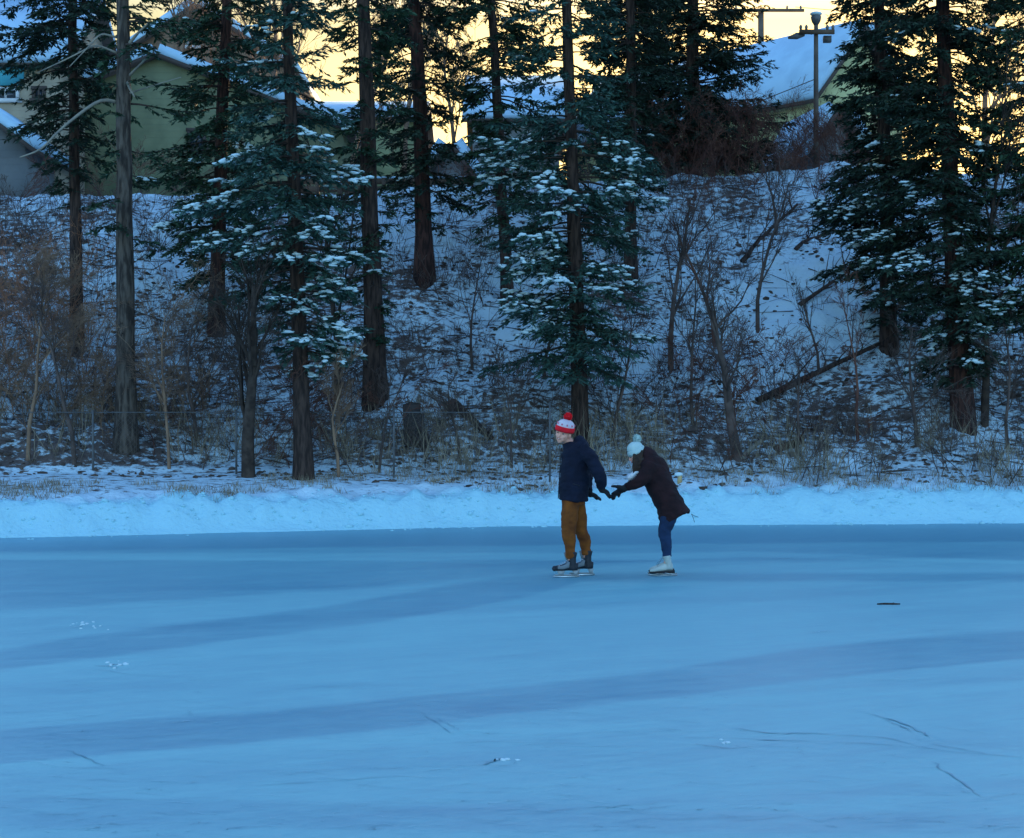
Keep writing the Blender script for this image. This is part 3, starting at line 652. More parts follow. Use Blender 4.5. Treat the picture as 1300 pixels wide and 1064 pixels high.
# dead grass tufts
def grass(name, label, spots, m, seed, h=(.15, .5), per=9, wd=.006):
    rng = np.random.default_rng(seed); P = []; D = []; Ln = []
    gz = terrain(np.array(spots)[:, 0], np.array(spots)[:, 1])
    for (x, y), g_ in zip(spots, gz):
        z = g_-.02
        for i in range(per):
            P.append([x+rng.normal(0, .05), y+rng.normal(0, .05), z]); D.append([rng.normal(0, .35), rng.normal(0, .35), 1]); Ln.append(rng.uniform(*h))
    P = np.array(P); D = unit(np.array(D)); mb = MB()
    diamonds(mb, P, D, unit(np.cross(D, rng.normal(0, 1, D.shape))), np.array(Ln), wd)
    o = mb.build(name, M[m]); tag(o, label, 'dead grass', kind='stuff')
sp = []
while len(sp) < 2100:
    x = rng.uniform(-10.5, 10.5); u = rng.uniform(.65, 3.0)
    if fbm(x*.8, u, 31) > .40+.12*(u < 1.0): sp.append((x, float(yb(x))+u))
grass('dead_grass', 'pale dead grass poking through the snow behind the bank', sp, 'reed', 8, (.04, .2), 6, .0045)
sp = []
while len(sp) < 500:
    x = rng.uniform(-11, 11); y = rng.uniform(31, 33.2)
    if fbm(x*.9, y, 33) > .5: sp.append((x, y))
grass('tall_dead_grass', 'tall dead grass stalks at the foot of the slope', sp, 'reed', 9, (.4, 1.1), 6, .006)
sp = []
while len(sp) < 2600:
    x = rng.uniform(-13, 13); y = rng.uniform(32, 42.6); PXs = x/y*FPX+650
    if 950 < PXs < 1120 and y > 34.5 and rng.random() < .85: continue
    if fbm(x*.9, y*.9, 38) > .42: sp.append((x, y))
grass('slope_grass', 'dead stalks and weeds sticking out of the snowy slope', sp, 'twig', 10, (.12, .55), 6, .006)
# leaf litter and rough clods on the slope
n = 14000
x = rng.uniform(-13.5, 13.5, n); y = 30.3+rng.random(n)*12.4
keep = (fbm(x*1.1, y*1.1, 35, 3) > rng.uniform(.3, .75, n)) & (rng.random(n) < np.clip((litter_shade_at(x, y)-.22)*5.2, .03, 1))
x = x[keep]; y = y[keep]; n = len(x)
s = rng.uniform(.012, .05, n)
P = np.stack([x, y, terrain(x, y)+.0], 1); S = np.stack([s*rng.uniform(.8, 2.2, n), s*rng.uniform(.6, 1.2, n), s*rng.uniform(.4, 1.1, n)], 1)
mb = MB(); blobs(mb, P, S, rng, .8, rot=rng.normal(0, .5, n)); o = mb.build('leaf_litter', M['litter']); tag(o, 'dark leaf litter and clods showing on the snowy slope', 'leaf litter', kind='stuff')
# fallen sticks on the slope
n = 1600; x = rng.uniform(-13, 13, n); y = rng.uniform(31.5, 42.5, n); a = rng.uniform(-.9, .9, n)+np.where(rng.random(n) < .5, 0, math.pi); l = rng.uniform(.2, 1.1, n)
x2 = x+np.cos(a)*l; y2 = y+np.sin(a)*l*.7
mb = MB(); prisms(mb, np.stack([x, y, terrain(x, y)+.03], 1), np.stack([x2, y2, terrain(x2, y2)+.06], 1), rng.uniform(.004, .013, n), .003, 4)
o = mb.build('fallen_twigs', M['limb']); tag(o, 'fallen twigs littering the slope', 'twigs', kind='stuff')
# fallen logs
def spl_log(a, b, rng): return [a, a+(b-a)*.35+rng.normal(0, .03, 3), a+(b-a)*.7+rng.normal(0, .04, 3), b]
def log(px0, py0, px1, py1, r, label, m, seed, br=8):
    rng = np.random.default_rng(seed)
    A = hit(px0, py0); B = hit(px1, py1)
    tt = np.linspace(0, 1, 12)[:, None]; P = A*(1-tt)+B*tt
    g = np.array([ground(p[0], p[1]) for p in P]); P[:, 2] = np.maximum(P[:, 2]+.05, g+r*.1)
    P[1:-1] = (P[:-2]+2*P[1:-1]+P[2:])/4
    e = empty('fallen_log', A, label, 'fallen log')
    mb = MB(); tube(mb, P-A, np.linspace(r, r*.45, 12), 9, wob=.25, rng=rng); mb.build('stem', M[m], e, True)
    P0 = []; P1 = []
    for i in range(br):
        q = P[rng.integers(2, 11)]-A; d_ = unit(unit(B-A)+rng.normal(0, .6, 3)+[0, -.1, .4]); P0.append(q); P1.append(q+d_*rng.uniform(.3, 1.3))
    for a_, b_ in zip(P0, P1):
        mb = MB(); tube(mb, spl_log(a_, b_, rng), [.018, .014, .01, .004], 5); mb.build('broken_branch', M[m], e, True)
    return e
log(962, 512, 1140, 428, .075, 'long dark fallen log lying up the slope on the right', 'bark', 1, 12)
log(938, 586, 1005, 553, .06, 'pale snow dusted stick like log at the foot of the crooked tree', 'palelimb', 2, 4)
log(942, 335, 1012, 262, .06, 'dark fallen trunk leaning up towards the hilltop pole', 'bark', 3, 12)
log(1015, 390, 1080, 345, .05, 'thin fallen branch across the clear snow patch', 'bark', 4, 12)
log(1010, 320, 1060, 292, .05, 'uppermost thin fallen branch across the clear snow', 'bark', 5, 10)
log(575, 515, 625, 560, .1, 'short dark log slanting down behind the wire fence', 'bark', 6, 5)
log(985, 575, 1020, 560, .09, 'short thick dark log under the pale one', 'barkred', 7, 2)
# ================================================================ HOUSES
def hm(name, c, c2=None, **k): 
    m = M[name] = mat(name, c, .85, color2=c2 or tuple(v*.8 for v in c), nscale=1.5, **k)
    if 'siding' in name:
        nt = m.node_tree; N = nt.nodes; L = nt.links
        tc = N.new('ShaderNodeTexCoord'); wv = N.new('ShaderNodeTexWave'); wv.wave_type = 'BANDS'; wv.bands_direction = 'Z'; wv.wave_profile = 'SAW'; wv.inputs['Scale'].default_value = 1.6
        L.new(tc.outputs['Object'], wv.inputs['Vector']); bp = N.new('ShaderNodeBump'); bp.inputs['Distance'].default_value = .05; bp.inputs['Strength'].default_value = 1
        L.new(wv.outputs['Fac'], bp.inputs['Height']); L.new(bp.outputs[0], N['Principled BSDF'].inputs['Normal'])
hm('green_siding', (.20, .215, .12), (.155, .17, .095)); hm('tan_siding', (.42, .34, .24)); hm('grey_siding', (.20, .20, .19)); hm('brown_siding', (.26, .16, .10)); hm('pale_green_siding', (.55, .54, .27), (.46, .46, .22))
hm('olive_siding', (.34, .36, .18), (.26, .28, .14)); hm('teal_panel', (.08, .38, .42), (.06, .30, .36)); hm('white_trim', (.7, .7, .68)); hm('dark_trim', (.08, .06, .05)); hm('old_wood', (.16, .10, .065), (.09, .06, .04))
hm('pole_wood', (.15, .115, .085), (.09, .07, .055)); hm('brick', (.30, .15, .09))
M['glass'] = mat('window_glass', (.03, .04, .05), .08, spec=.6)
def prism(mb, poly, y0, y1, M3, org):
    """poly in (x,z), extruded along local y; M3 rotates; org offset"""
    P = np.array(poly, float); n = len(P)
    V = np.concatenate([np.c_[P[:, 0], np.full(n, y0), P[:, 1]], np.c_[P[:, 0], np.full(n, y1), P[:, 1]]])@M3.T+org
    cf = np.concatenate([[P.mean(0)[0]], [y0], [P.mean(0)[1]]]); cb = np.array([cf[0], y1, cf[2]])
    V = np.concatenate([V, [cf@M3.T+org], [cb@M3.T+org]])
    mb.add(V, [[i, (i+1) % n, (i+1) % n+n, i+n] for i in range(n)], [[2*n, (i+1) % n, i] for i in range(n)]+[[2*n+1, i+n, (i+1) % n+n] for i in range(n)])
def house(name, px, Yd, wpx, eave_py, apex_py, depth, rot, wallm, label, axis='gable', windows=(), roof_over=.35, chimney=None, wall_bottom=None, extra=None):
    """axis 'gable': gable faces -y before rotation. px = centre of the facade."""
    k = Yd/FPX
    b = at(px, 240, Yd); b[2] = ground(b[0], b[1])
    e = empty(name, b, label, 'house', None, rz=rot)
    hw = wpx*k/2; ze = at(0, eave_py, Yd)[2]-b[2]; za = at(0, apex_py, Yd)[2]-b[2]
    I3 = np.eye(3); O = np.zeros(3)
    mb = MB()
    if axis == 'gable':
        prism(mb, [(-hw, -.3), (hw, -.3), (hw, ze), (0, za), (-hw, ze)], 0, depth, I3, O)
        w_ = mb.build('wall', M[wallm], e)
        t = .12; rb = MB(); rs = MB()
        for s in (-1, 1):
            dx, dz = s*hw, ze-za; l = math.hypot(dx, dz); ux, uz = dx/l, dz/l; nx_, nz_ = -uz*s, ux*s
            if nz_ < 0: nx_, nz_ = -nx_, -nz_
            ex = (roof_over+l)
            q = lambda a, h: (ux*a+nx_*h, za+uz*a+nz_*h)
            prism(rb, [q(0, .01), q(ex, .01), q(ex, t), q(0, t)], -roof_over, depth+roof_over, I3, O)
            prism(rs, [q(0, t+.003), q(ex-.04, t+.003), q(ex-.1, t+.24), q(0, t+.28)], -roof_over+.02, depth+roof_over-.02, I3, O)
    else:   # ridge parallel to the facade
        prism(mb, [(-hw, -.3), (hw, -.3), (hw, ze), (-hw, ze)], 0, depth, I3, O)
        Rz = np.array([[0, 1, 0], [-1, 0, 0], [0, 0, 1.]])
        w_ = mb.build('wall', M[wallm], e)
        g = MB(); rb = MB(); rs = MB(); t = .12
        Ry = np.array([[0., 1, 0], [1, 0, 0], [0, 0, 1]])   # (x,y,z)->(y,x,z)
        prism(g, [(0, ze), (depth, ze), (depth/2, za)], -hw+.002, hw-.002, Ry, O); g.build('gable_wall', M[wallm], e)
        for s in (-1, 1):
            dx, dz = s*depth/2, ze-za; l = math.hypot(dx, dz); ux, uz = dx/l, dz/l; nx_, nz_ = abs(uz)*s, abs(ux)
            ex = roof_over+l
            q = lambda a, h: (depth/2+ux*a+nx_*h, za+uz*a+nz_*h)
            prism(rb, [q(0, .01), q(ex, .01), q(ex, t), q(0, t)], -hw-roof_over, hw+roof_over, Ry, O)
            prism(rs, [q(0, t+.003), q(ex-.04, t+.003), q(ex-.1, t+.22), q(0, t+.26)], -hw-roof_over+.02, hw+roof_over-.02, Ry, O)
    r_ = rb.build('roof', M['dark_trim'], e); s_ = rs.build('snow_cover', M['roofsnow'], r_)
    if chimney:
        cxx, cyy, cw, cz = chimney; c = MB(); box(c, (cxx, cyy, (za*.6+cz)/2), (cw, cw, cz-za*.6)); c.build('chimney', M['brick'], r_)
    for (wx, wy0, wy1, ww, fm, gm) in windows:      # wx px centre, top/bottom py, width px
        x0 = (wx-px)*k; z1 = at(0, wy0, Yd)[2]-b[2]; z0 = at(0, wy1, Yd)[2]-b[2]; W_ = ww*k; h_ = z1-z0; zc = (z0+z1)/2
        f = MB()
        for (a, c_, s1, s2) in [(x0, z1, W_+.16, .1), (x0, z0, W_+.24, .12), (x0-W_/2, zc, .09, h_-.11), (x0+W_/2, zc, .09, h_-.11), (x0, zc, .05, h_-.11)]:
            box(f, (a, -.04, c_), (s1, .1, s2))
        fo = f.build('window', M[fm], e); g = MB(); box(g, (x0, -.013, zc), (W_-.09, .03, h_-.1)); g.build('pane', M[gm], fo)
    if extra: extra(e, b, k, ze, za, hw)
    return e
house('house', -30, 50, 210, 80, -30, 8, R(0), 'tan_siding', 'tan house with teal upper panel and snowy roof at the left edge', axis='side',
      windows=[(8, 113, 128, 30, 'white_trim', 'glass'), (50, 112, 128, 13, 'dark_trim', 'glass')],
      extra=lambda e, b, k, ze, za, hw: (lambda f: (box(f, (33*k, -.06, at(0, 92, 50)[2]-b[2]), (56*k, .1, 34*k)), f.build('teal_panel', M['teal_panel'], e)))(MB()))
house('shed', -28, 47, 120, 186, 142, 4, R(0), 'grey_siding', 'low grey gabled shed with a snowy roof at the left edge')['category'] = 'shed'
house('house', 200, 53, 470, 165, 74, 12, R(0), 'green_siding', 'large dark green gabled house behind the left spruces', windows=[(250, 165, 190, 20, 'dark_trim', 'glass')])
house('house', 250, 68, 230, 85, 10, 9, R(0), 'brown_siding', 'brown sided gable house rising behind the green gable', windows=[(245, 30, 60, 12, 'white_trim', 'teal_panel')])
house('house', 452, 60, 150, 152, 116, 8, R(0), 'olive_siding', 'olive house with long snowy roof between the two straight trunks', axis='side', windows=[(425, 180, 205, 18, 'dark_trim', 'glass')])
house('shed', 572, 48, 50, 222, 188, 3, R(0), 'grey_siding', 'small snow roofed shed at the foot of the golden gap')['category'] = 'shed'
house('house', 655, 58, 110, 152, 80, 8, R(0), 'grey_siding', 'grey house with blue snow covered roof behind the slim spruce', axis='side', windows=[(625, 170, 195, 16, 'white_trim', 'glass'), (680, 170, 195, 16, 'white_trim', 'glass')])
house('house', 1090, 52, 170, 132, 40, 11, R(38), 'pale_green_siding', 'pale green gabled house with broad blue snow roof behind the utility pole')
house('shed', 1062, 47, 60, 190, 142, 3, R(10), 'grey_siding', 'small grey shed with snowy gable roof right of the utility pole')['category'] = 'shed'
# wooden rail fence along the hilltop
def rail_fence(px0, px1, Yd, py_top, label):
    A = at(px0, 240, Yd); B = at(px1, 240, Yd); n = 9
    e = empty('wooden_fence', (A[0], Yd, ground(A[0], Yd)), label, 'fence')
    L_ = B[0]-A[0]; h = at(0, py_top, Yd)[2]-ground(A[0], Yd)
    f = MB()
    for z in (h*.45, h-.08): box(f, (L_/2, .05, z), (L_, .04, .14))
    f.build('rails', M['old_wood'], e)
    s = MB(); box(s, (L_/2, .05, h+.02), (L_, .06, .05)); s.build('snow_cover', M['roofsnow'], e)
    for i in range(n):
        x = L_*i/(n-1); p = MB(); g = ground(A[0]+x, Yd)-ground(A[0], Yd); box(p, (x, -.025, (h+g-.2)/2), (.1, .1, h-g+.2)); p.build('post', M['old_wood'], e)
rail_fence(375, 600, 43.8, 226, 'low brown wooden rail fence along the hilltop before the olive house')
# ---------------------------------------------------------------- utility poles
def utility_pole(px, Yd, top_py, w_px, label, crossw, cap):
    b = at(px, 240, Yd); b[2] = ground(b[0], b[1]); k = Yd/FPX; h = at(0, top_py, Yd)[2]-b[2]; r = w_px*k/2
    e = empty('utility_pole', b, label, 'utility pole', 'utility poles on the hilltop')
    m_ = MB(); tube(m_, [(0, 0, -.3), (0, 0, h*.5), (0, 0, h)], [r*1.15, r, r*.85], 10); m_.build('pole', M['pole_wood'], e, True)
    c = MB(); zc_ = h-.32 if cap else h-.02; box(c, (0, -r-.05, zc_), (crossw, .09, .11)); c.build('crossarm', M['old_wood'], e)
    for x in (-.46, -.3, .3, .46):
        i_ = MB(); tube(i_, [(x*crossw, -r-.05, zc_+.05), (x*crossw, -r-.05, zc_+.13), (x*crossw, -r-.05, zc_+.18)], [.03, .045, .02], 8); i_.build('insulator', M['grey_siding'], e, True)
    if cap:
        t_ = MB(); tube(t_, [(0, 0, h-.12), (0, 0, h-.02), (0, 0, h+.08), (0, 0, h+.16), (0, 0, h+.2)], [.06, .12, .14, .1, .03], 12); t_.build('snow_capped_lamp_head', M['post'], e, True)
        s_ = MB(); ellipsoid(s_, (0, 0, h+.17), (.16, .16, .06)); s_.build('snow_cap', M['snowpuff'], e, True)
        a_ = MB(); tube(a_, [(-.1, 0, h-.34), (-.35, 0, h-.3), (-.55, 0, h-.38)], [.03, .03, .03], 8); tube(a_, [(-.3, 0, h-.36), (-.5, 0, h-.4), (-.72, 0, h-.45)], [.05, .09, .03], 8); a_.build('lamp_arm', M['post'], e, True)
        g_ = MB(); box(g_, (.3, .08, h-.47), (.2, .16, .16)); g_.build('junction_box', M['post'], e)
    return b, h
p1b, h1 = utility_pole(1036, 45, 26, 6.5, 'weathered utility pole with snow capped lamp head standing before the blue snow roof', .9, True)
p2b, h2 = utility_pole(966, 66, 14, 9, 'sunlit wooden utility pole top rising behind the snow roofed house', 3.2, False)
def wire(A, B, sag, label, r=.012):
    tt = np.linspace(0, 1, 24)[:, None]; P = np.array(A)*(1-tt)+np.array(B)*tt; P[:, 2] -= (sag*4*tt*(1-tt))[:, 0]
    m_ = MB(); tube(m_, P, np.full(24, r), 5); o = m_.build('power_line', M['dark_trim']); tag(o, label, 'power line', 'power lines at the hilltop')
wire(p1b+[0, 0, h1-1.5], (p1b[0]-12, 60, p1b[2]+h1-3.0), .4, 'power line sloping left from the nearer utility pole')
wire(p2b+[1.3, 0, h2+.15], (p2b[0]+25, 66, p2b[2]+h2+.1), .5, 'upper power line running right from the sunlit pole top')
wire(p2b+[-1.3, 0, h2+.15], (p2b[0]-28, 66, p2b[2]+h2+.5), .5, 'power line running left from the sunlit pole top')
# ---------------------------------------------------------------- wire mesh fence at the slope's foot
pxs_ = [-60, 118, 300, 500, 698]
pts = [at(p, 521, 30.9) for p in pxs_]
e = empty('wire_fence', (pts[-1][0], 30.9, ground(pts[-1][0], 30.9)), 'thin wire mesh fence with a top rail at the foot of the slope', 'fence')
o3 = np.array(e.location)
for i, p in enumerate(pts):
    q = MB(); top = at(0, [524, 523, 522, 519, 513][i], 30.9)[2]; tube(q, [np.array([p[0], 30.9, ground(p[0], 30.9)-.2])-o3, np.array([p[0], 30.9, (top+.9)/2])-o3, np.array([p[0], 30.9, top+.03])-o3], [.02, .02, .02], 8); q.build('post', M['post'], e, True)
q = MB(); tube(q, [np.array([p[0], 30.93, at(0, 523.5, 30.9)[2]])-o3 for p in pts], [.008]*5, 6); q.build('top_rail', M['post'], e, True)
q = MB(); zt = at(0, 523, 30.9)[2]; zb = .95; xa, xb = pts[0][0], pts[-1][0]; hgt = zt-zb
P0 = []; P1 = []
for x_ in np.arange(xa-hgt, xb, .085):
    for s in (1, -1):
        a0 = np.array([x_, zb]); a1 = np.array([x_+hgt, zt])
        if a0[0] < xa: a0 = np.array([xa, zb+(xa-x_)])
        if a1[0] > xb: a1 = np.array([xb, zt-(x_+hgt-xb)])
        if a1[0] <= a0[0]: continue
        if s < 0: a0, a1 = np.array([a0[0], zb+zt-a0[1]]), np.array([a1[0], zb+zt-a1[1]])
        P0.append([a0[0], 30.96+.004*s, a0[1]]); P1.append([a1[0], 30.96+.004*s, a1[1]])
prisms(q, np.array(P0)-o3, np.array(P1)-o3, .0012, .0012, 3); tag(q.build('wire_mesh', M['wire'], e), kind='stuff')
# dark board leaning behind the fence
b = hit(531, 570); e = empty('dark_board', b, 'dark weathered board on thin legs behind the wire fence', 'board'); k = b[1]/FPX
q = MB(); poly = [(-19, 4), (-12, -1), (12, -1), (17, 5), (8, 22), (3, 33), (3, 54), (-10, 56), (-20, 52), (-18, 25)]
prism(q, [(x_*k, (y_+4)*k) for x_, y_ in poly], -.04, .03, np.eye(3), np.zeros(3)); q.build('panel', M['darkboard'], e)
for x_ in (-9, 5):
    q = MB(); box(q, (x_*k, .055, .2), (.05, .04, .9)); q.build('leg', M['darkboard'], e)
# tan stake with snow on the bank by the woman
b = hit(863, 613); k = b[1]/FPX; e = empty('wooden_stake', b, 'short tan wooden stake topped with snow on the bank behind the dark coat', 'stake')
q = MB(); tube(q, [(0, 0, -.2), (0, 0, .07), (.005, 0, .14)], [.045, .045, .04], 8, wob=.2, rng=rng); M['tanwood'] = mat('tan_wood', (.55, .38, .18), .8, color2=(.4, .27, .13), nscale=9); q.build('post', M['tanwood'], e)
q = MB(); ellipsoid(q, (-.02, 0, .15), (.075, .06, .04)); q.build('snow_cap', M['snowpuff'], e, True)
# stick on the ice
p = icept(1128, 768); e = MB(); tube(e, [(-.11, 0, 0), (-.04, .01, .002), (.04, -.004, .001), (.115, .012, 0)], [.007, .009, .009, .006], 7, wob=.3, rng=rng)
P_ = [( .03, 0, .004), (.06, .03, .012)]; tube(e, P_, [.004, .002], 5)
o = e.build('stick', M['bark']); o.location = (p[0], p[1], .0085); tag(o, 'short dark stick lying on the open ice', 'stick')
# ================================================================ PEOPLE
def remesh(mb, name, material, parent, vox=.008, smooth=6, fn=None):
    me = mb.mesh(name+'_raw'); o = bpy.data.objects.new(name+'_raw', me); COL.objects.link(o)
    m1 = o.modifiers.new('r', 'REMESH'); m1.mode = 'VOXEL'; m1.voxel_size = vox
    m2 = o.modifiers.new('s', 'SMOOTH'); m2.factor = .5; m2.iterations = smooth
    dg = bpy.context.evaluated_depsgraph_get(); dg.update()
    n = bpy.data.meshes.new_from_object(o.evaluated_get(dg)); n.name = name
    bpy.data.objects.remove(o); bpy.data.meshes.remove(me)
    if fn:
        V = np.empty(len(n.vertices)*3, np.float32); n.vertices.foreach_get('co', V); V = V.reshape(-1, 3)
        Nn = np.empty(len(n.vertices)*3, np.float32); n.vertices.foreach_get('normal', Nn); Nn = Nn.reshape(-1, 3)
        n.vertices.foreach_set('co', (V+Nn*fn(V)[:, None]).astype(np.float32).ravel()); n.update()
    n.materials.clear(); n.materials.append(material)
    n.polygons.foreach_set('use_smooth', np.ones(len(n.polygons), bool))
    q = bpy.data.objects.new(name, n); COL.objects.link(q); q.parent = parent; return q
def spl(pts, n=14):
    """Catmull-Rom resample of rows (any width)"""
    P = np.array(pts, float); m_ = len(P)
    if m_ < 3:
        t = np.linspace(0, 1, n)[:, None]; return P[0]*(1-t)+P[-1]*t
    E = np.concatenate([[2*P[0]-P[1]], P, [2*P[-1]-P[-2]]]); out = []
    for t in np.linspace(0, m_-1, n):
        i = min(int(t), m_-2); f = t-i; a, b_, c, d_ = E[i], E[i+1], E[i+2], E[i+3]
        out.append(.5*((2*b_)+(-a+c)*f+(2*a-5*b_+4*c-d_)*f*f+(-a+3*b_-3*c+d_)*f**3))
    return np.array(out)
def limb_(mb, rows, n=16, sides=16, up=(.1, 1, .15)):
    """rows (x,y,z,r) or (x,y,z,rs,rw)"""
    Q = spl(rows, n); tube(mb, Q[:, :3], Q[:, 3:] if Q.shape[1] > 4 else Q[:, 3], sides, up=up)
def hand(mb, wrist, d, palmn, side, s=1.0, curl=.6, fat=1.0, thumb=1):
    """wrist point, d = direction of the hand, palmn = palm normal, side = towards the thumb"""
    wrist = np.array(wrist, float); d = unit(d); palmn = unit(np.array(palmn)-d*np.dot(palmn, d)); side = np.cross(palmn, d)*thumb
    L_ = .185*s
    P = [wrist-d*.01, wrist+d*.03*s, wrist+d*.06*s, wrist+d*.095*s]
    rows = [(*P[0], .027*fat, .021*fat), (*P[1], .034*fat, .019*fat), (*P[2], .040*fat, .018*fat), (*P[3], .036*fat, .014*fat)]
    tube(mb, np.array(rows)[:, :3], np.array(rows)[:, 3:], 12, up=palmn)
    for i, (off, ln) in enumerate([(.030, .072), (.010, .080), (-.010, .074), (-.029, .058)]):
        p = wrist+d*.085*s+side*off*s; c = curl*(1+.12*(i-1)); dd = unit(d+side*off*3.0); pts = [p]
        for j, fr in enumerate((.45, .32, .25)):
            a = c*(j+1)*.55; v = dd*math.cos(a)+palmn*math.sin(a); pts.append(pts[-1]+v*ln*s*fr)
        tube(mb, pts, [.0098*fat, .0094*fat, .0086*fat, .0062*fat], 8, up=side+.01)
    p = wrist+d*.028*s+side*.026*s; v1 = unit(d*.7+side*.8+palmn*.25); v2 = unit(d*.95+side*.3+palmn*.45)
    tube(mb, [p, p+v1*.034*s, p+v1*.034*s+v2*.030*s, p+v1*.034*s+v2*.052*s], [.014*fat, .0118*fat, .0105*fat, .0075*fat], 8, up=palmn)
def head(mb, c, f, u, s=1.0):
    c = np.array(c, float); f = unit(f); u = unit(np.array(u)-f*np.dot(u, f)); r = np.cross(f, u); B = np.stack([f, r, u], 1)   # columns
    def el(off, rad): ellipsoid(mb, c+B@(np.array(off)*s), np.array(rad)*s, B, 20, 14)
    el((-.012, 0, .022), (.094, .076, .092)); el((.022, 0, -.030), (.066, .060, .070)); el((.052, 0, -.078), (.030, .030, .026))
    el((.040, 0, -.055), (.046, .050, .035)); el((.072, 0, .022), (.018, .050, .014))
    tube(mb, [c+B@(np.array(q)*s) for q in [(.078, 0, .018), (.096, 0, -.012), (.100, 0, -.026), (.082, 0, -.030)]], np.array([.008, .013, .015, .010])*s, 10, up=r)
    el((.080, 0, -.050), (.012, .024, .007)); el((.078, 0, -.060), (.011, .020, .006))
    for k in (-1, 1): el((-.008, .077*k, -.008), (.016, .010, .030)); el((.058, .036*k, -.026), (.022, .022, .020))
    return B
skin = mat('skin', (.84, .40, .28), .5, color2=(.76, .32, .22), nscale=20, spec=.4)
def cloth(name, c, c2=None, b=.004, s=60, **k): return mat(name, c, .9, color2=c2 or tuple(v*.6 for v in c), nscale=6, bump=b, bscale=s, **k)
C = dict(navy=cloth('navy_jacket_cloth', (.006, .009, .024), (.004, .005, .015)), rust=cloth('rust_brown_trousers', (.24, .065, .008), (.13, .033, .005), .006, 25), red=cloth('red_knit', (.9, .010, .02), (.6, .01, .02), .004, 90),
         white=cloth('white_knit', (.72, .60, .62), (.6, .48, .52), .004, 90), pink=cloth('pink_knit', (.75, .2, .26), None, .004, 90), black=cloth('black_glove', (.012, .012, .014), (.02, .02, .02)),
         coat=cloth('dark_brown_coat', (.030, .009, .010), (.016, .005, .006)), jean=cloth('blue_denim', (.014, .034, .085), (.009, .02, .05), .003, 50), mint=cloth('pale_knit', (.52, .64, .60), (.44, .56, .54), .004, 90),
         hair=mat('brown_hair', (.025, .012, .008), .7, color2=(.055, .028, .016), nscale=8, stretch=(14, 14, 1)), fur=mat('dark_fur_trim', (.035, .022, .018), .9, color2=(.07, .05, .04), nscale=30, bump=.01, bscale=80),
         boot=mat('black_skate_boot', (.02, .022, .028), .5), grey=mat('grey_skate_panel', (.17, .19, .20), .5), holder=mat('pale_blade_holder', (.30, .33, .34), .45), steel=mat('steel_blade', (.6, .62, .65), .25, metal=1),
         wboot=mat('white_leather_boot', (.50, .54, .48), .5, color2=(.42, .46, .42), nscale=9), sole=mat('black_sole', (.015, .014, .016), .4), scarf=cloth('white_scarf', (.85, .85, .84), (.75, .76, .78), .006, 80),
         eyew=mat('eye_white', (.45, .42, .40), .5), eye=mat('iris', (.03, .025, .02), .2), lip=mat('lips', (.42, .16, .14), .5), teeth=mat('teeth', (.8, .78, .72), .4))
def wrinkle(seed, a, sc_=7): return lambda V: (fbm(V[:, 0]*sc_+V[:, 1]*3, V[:, 2]*sc_*1.6+V[:, 1]*4, seed, 3)-.5)*a
def sub(m_, n, mt, par, sm=True): return m_.build(n, mt, par, sm)
def face_bits(par, c, B, s=1.0):
    for k in (-1, 1):
        q = MB(); ellipsoid(q, c+B@np.array([.073, .030*k, .004])*s, (.0095*s,)*3, None, 10, 8); ey = q.build('eye', C['eyew'], par, True)
        q = MB(); ellipsoid(q, c+B@np.array([.0805, .030*k, .004])*s, (.0072*s,)*3, None, 8, 6); q.build('iris', C['eye'], ey, True)
        q = MB(); tube(q, [c+B@np.array([x_, y_*k, z_])*s for x_, y_, z_ in [(.083, .014, .023), (.084, .030, .028), (.074, .046, .023)]], [.005, .006, .004], 6); q.build('eyebrow', C['hair'], par, True)
    q = MB(); tube(q, [c+B@np.array([x_, y_, z_])*s for x_, y_, z_ in [(.080, -.026, -.048), (.092, -.012, -.0545), (.0935, 0, -.056), (.092, .012, -.0545), (.080, .026, -.048)]], [.003, .006, .007, .006, .003], 8); q.build('lips', C['lip'], par, True)
    q = MB(); tube(q, [c+B@np.array([x_, y_, z_])*s for x_, y_, z_ in [(.090, -.016, -.052), (.0985, 0, -.0545), (.090, .016, -.052)]], [.0025, .0036, .0025], 6); q.build('teeth', C['teeth'], par, True)
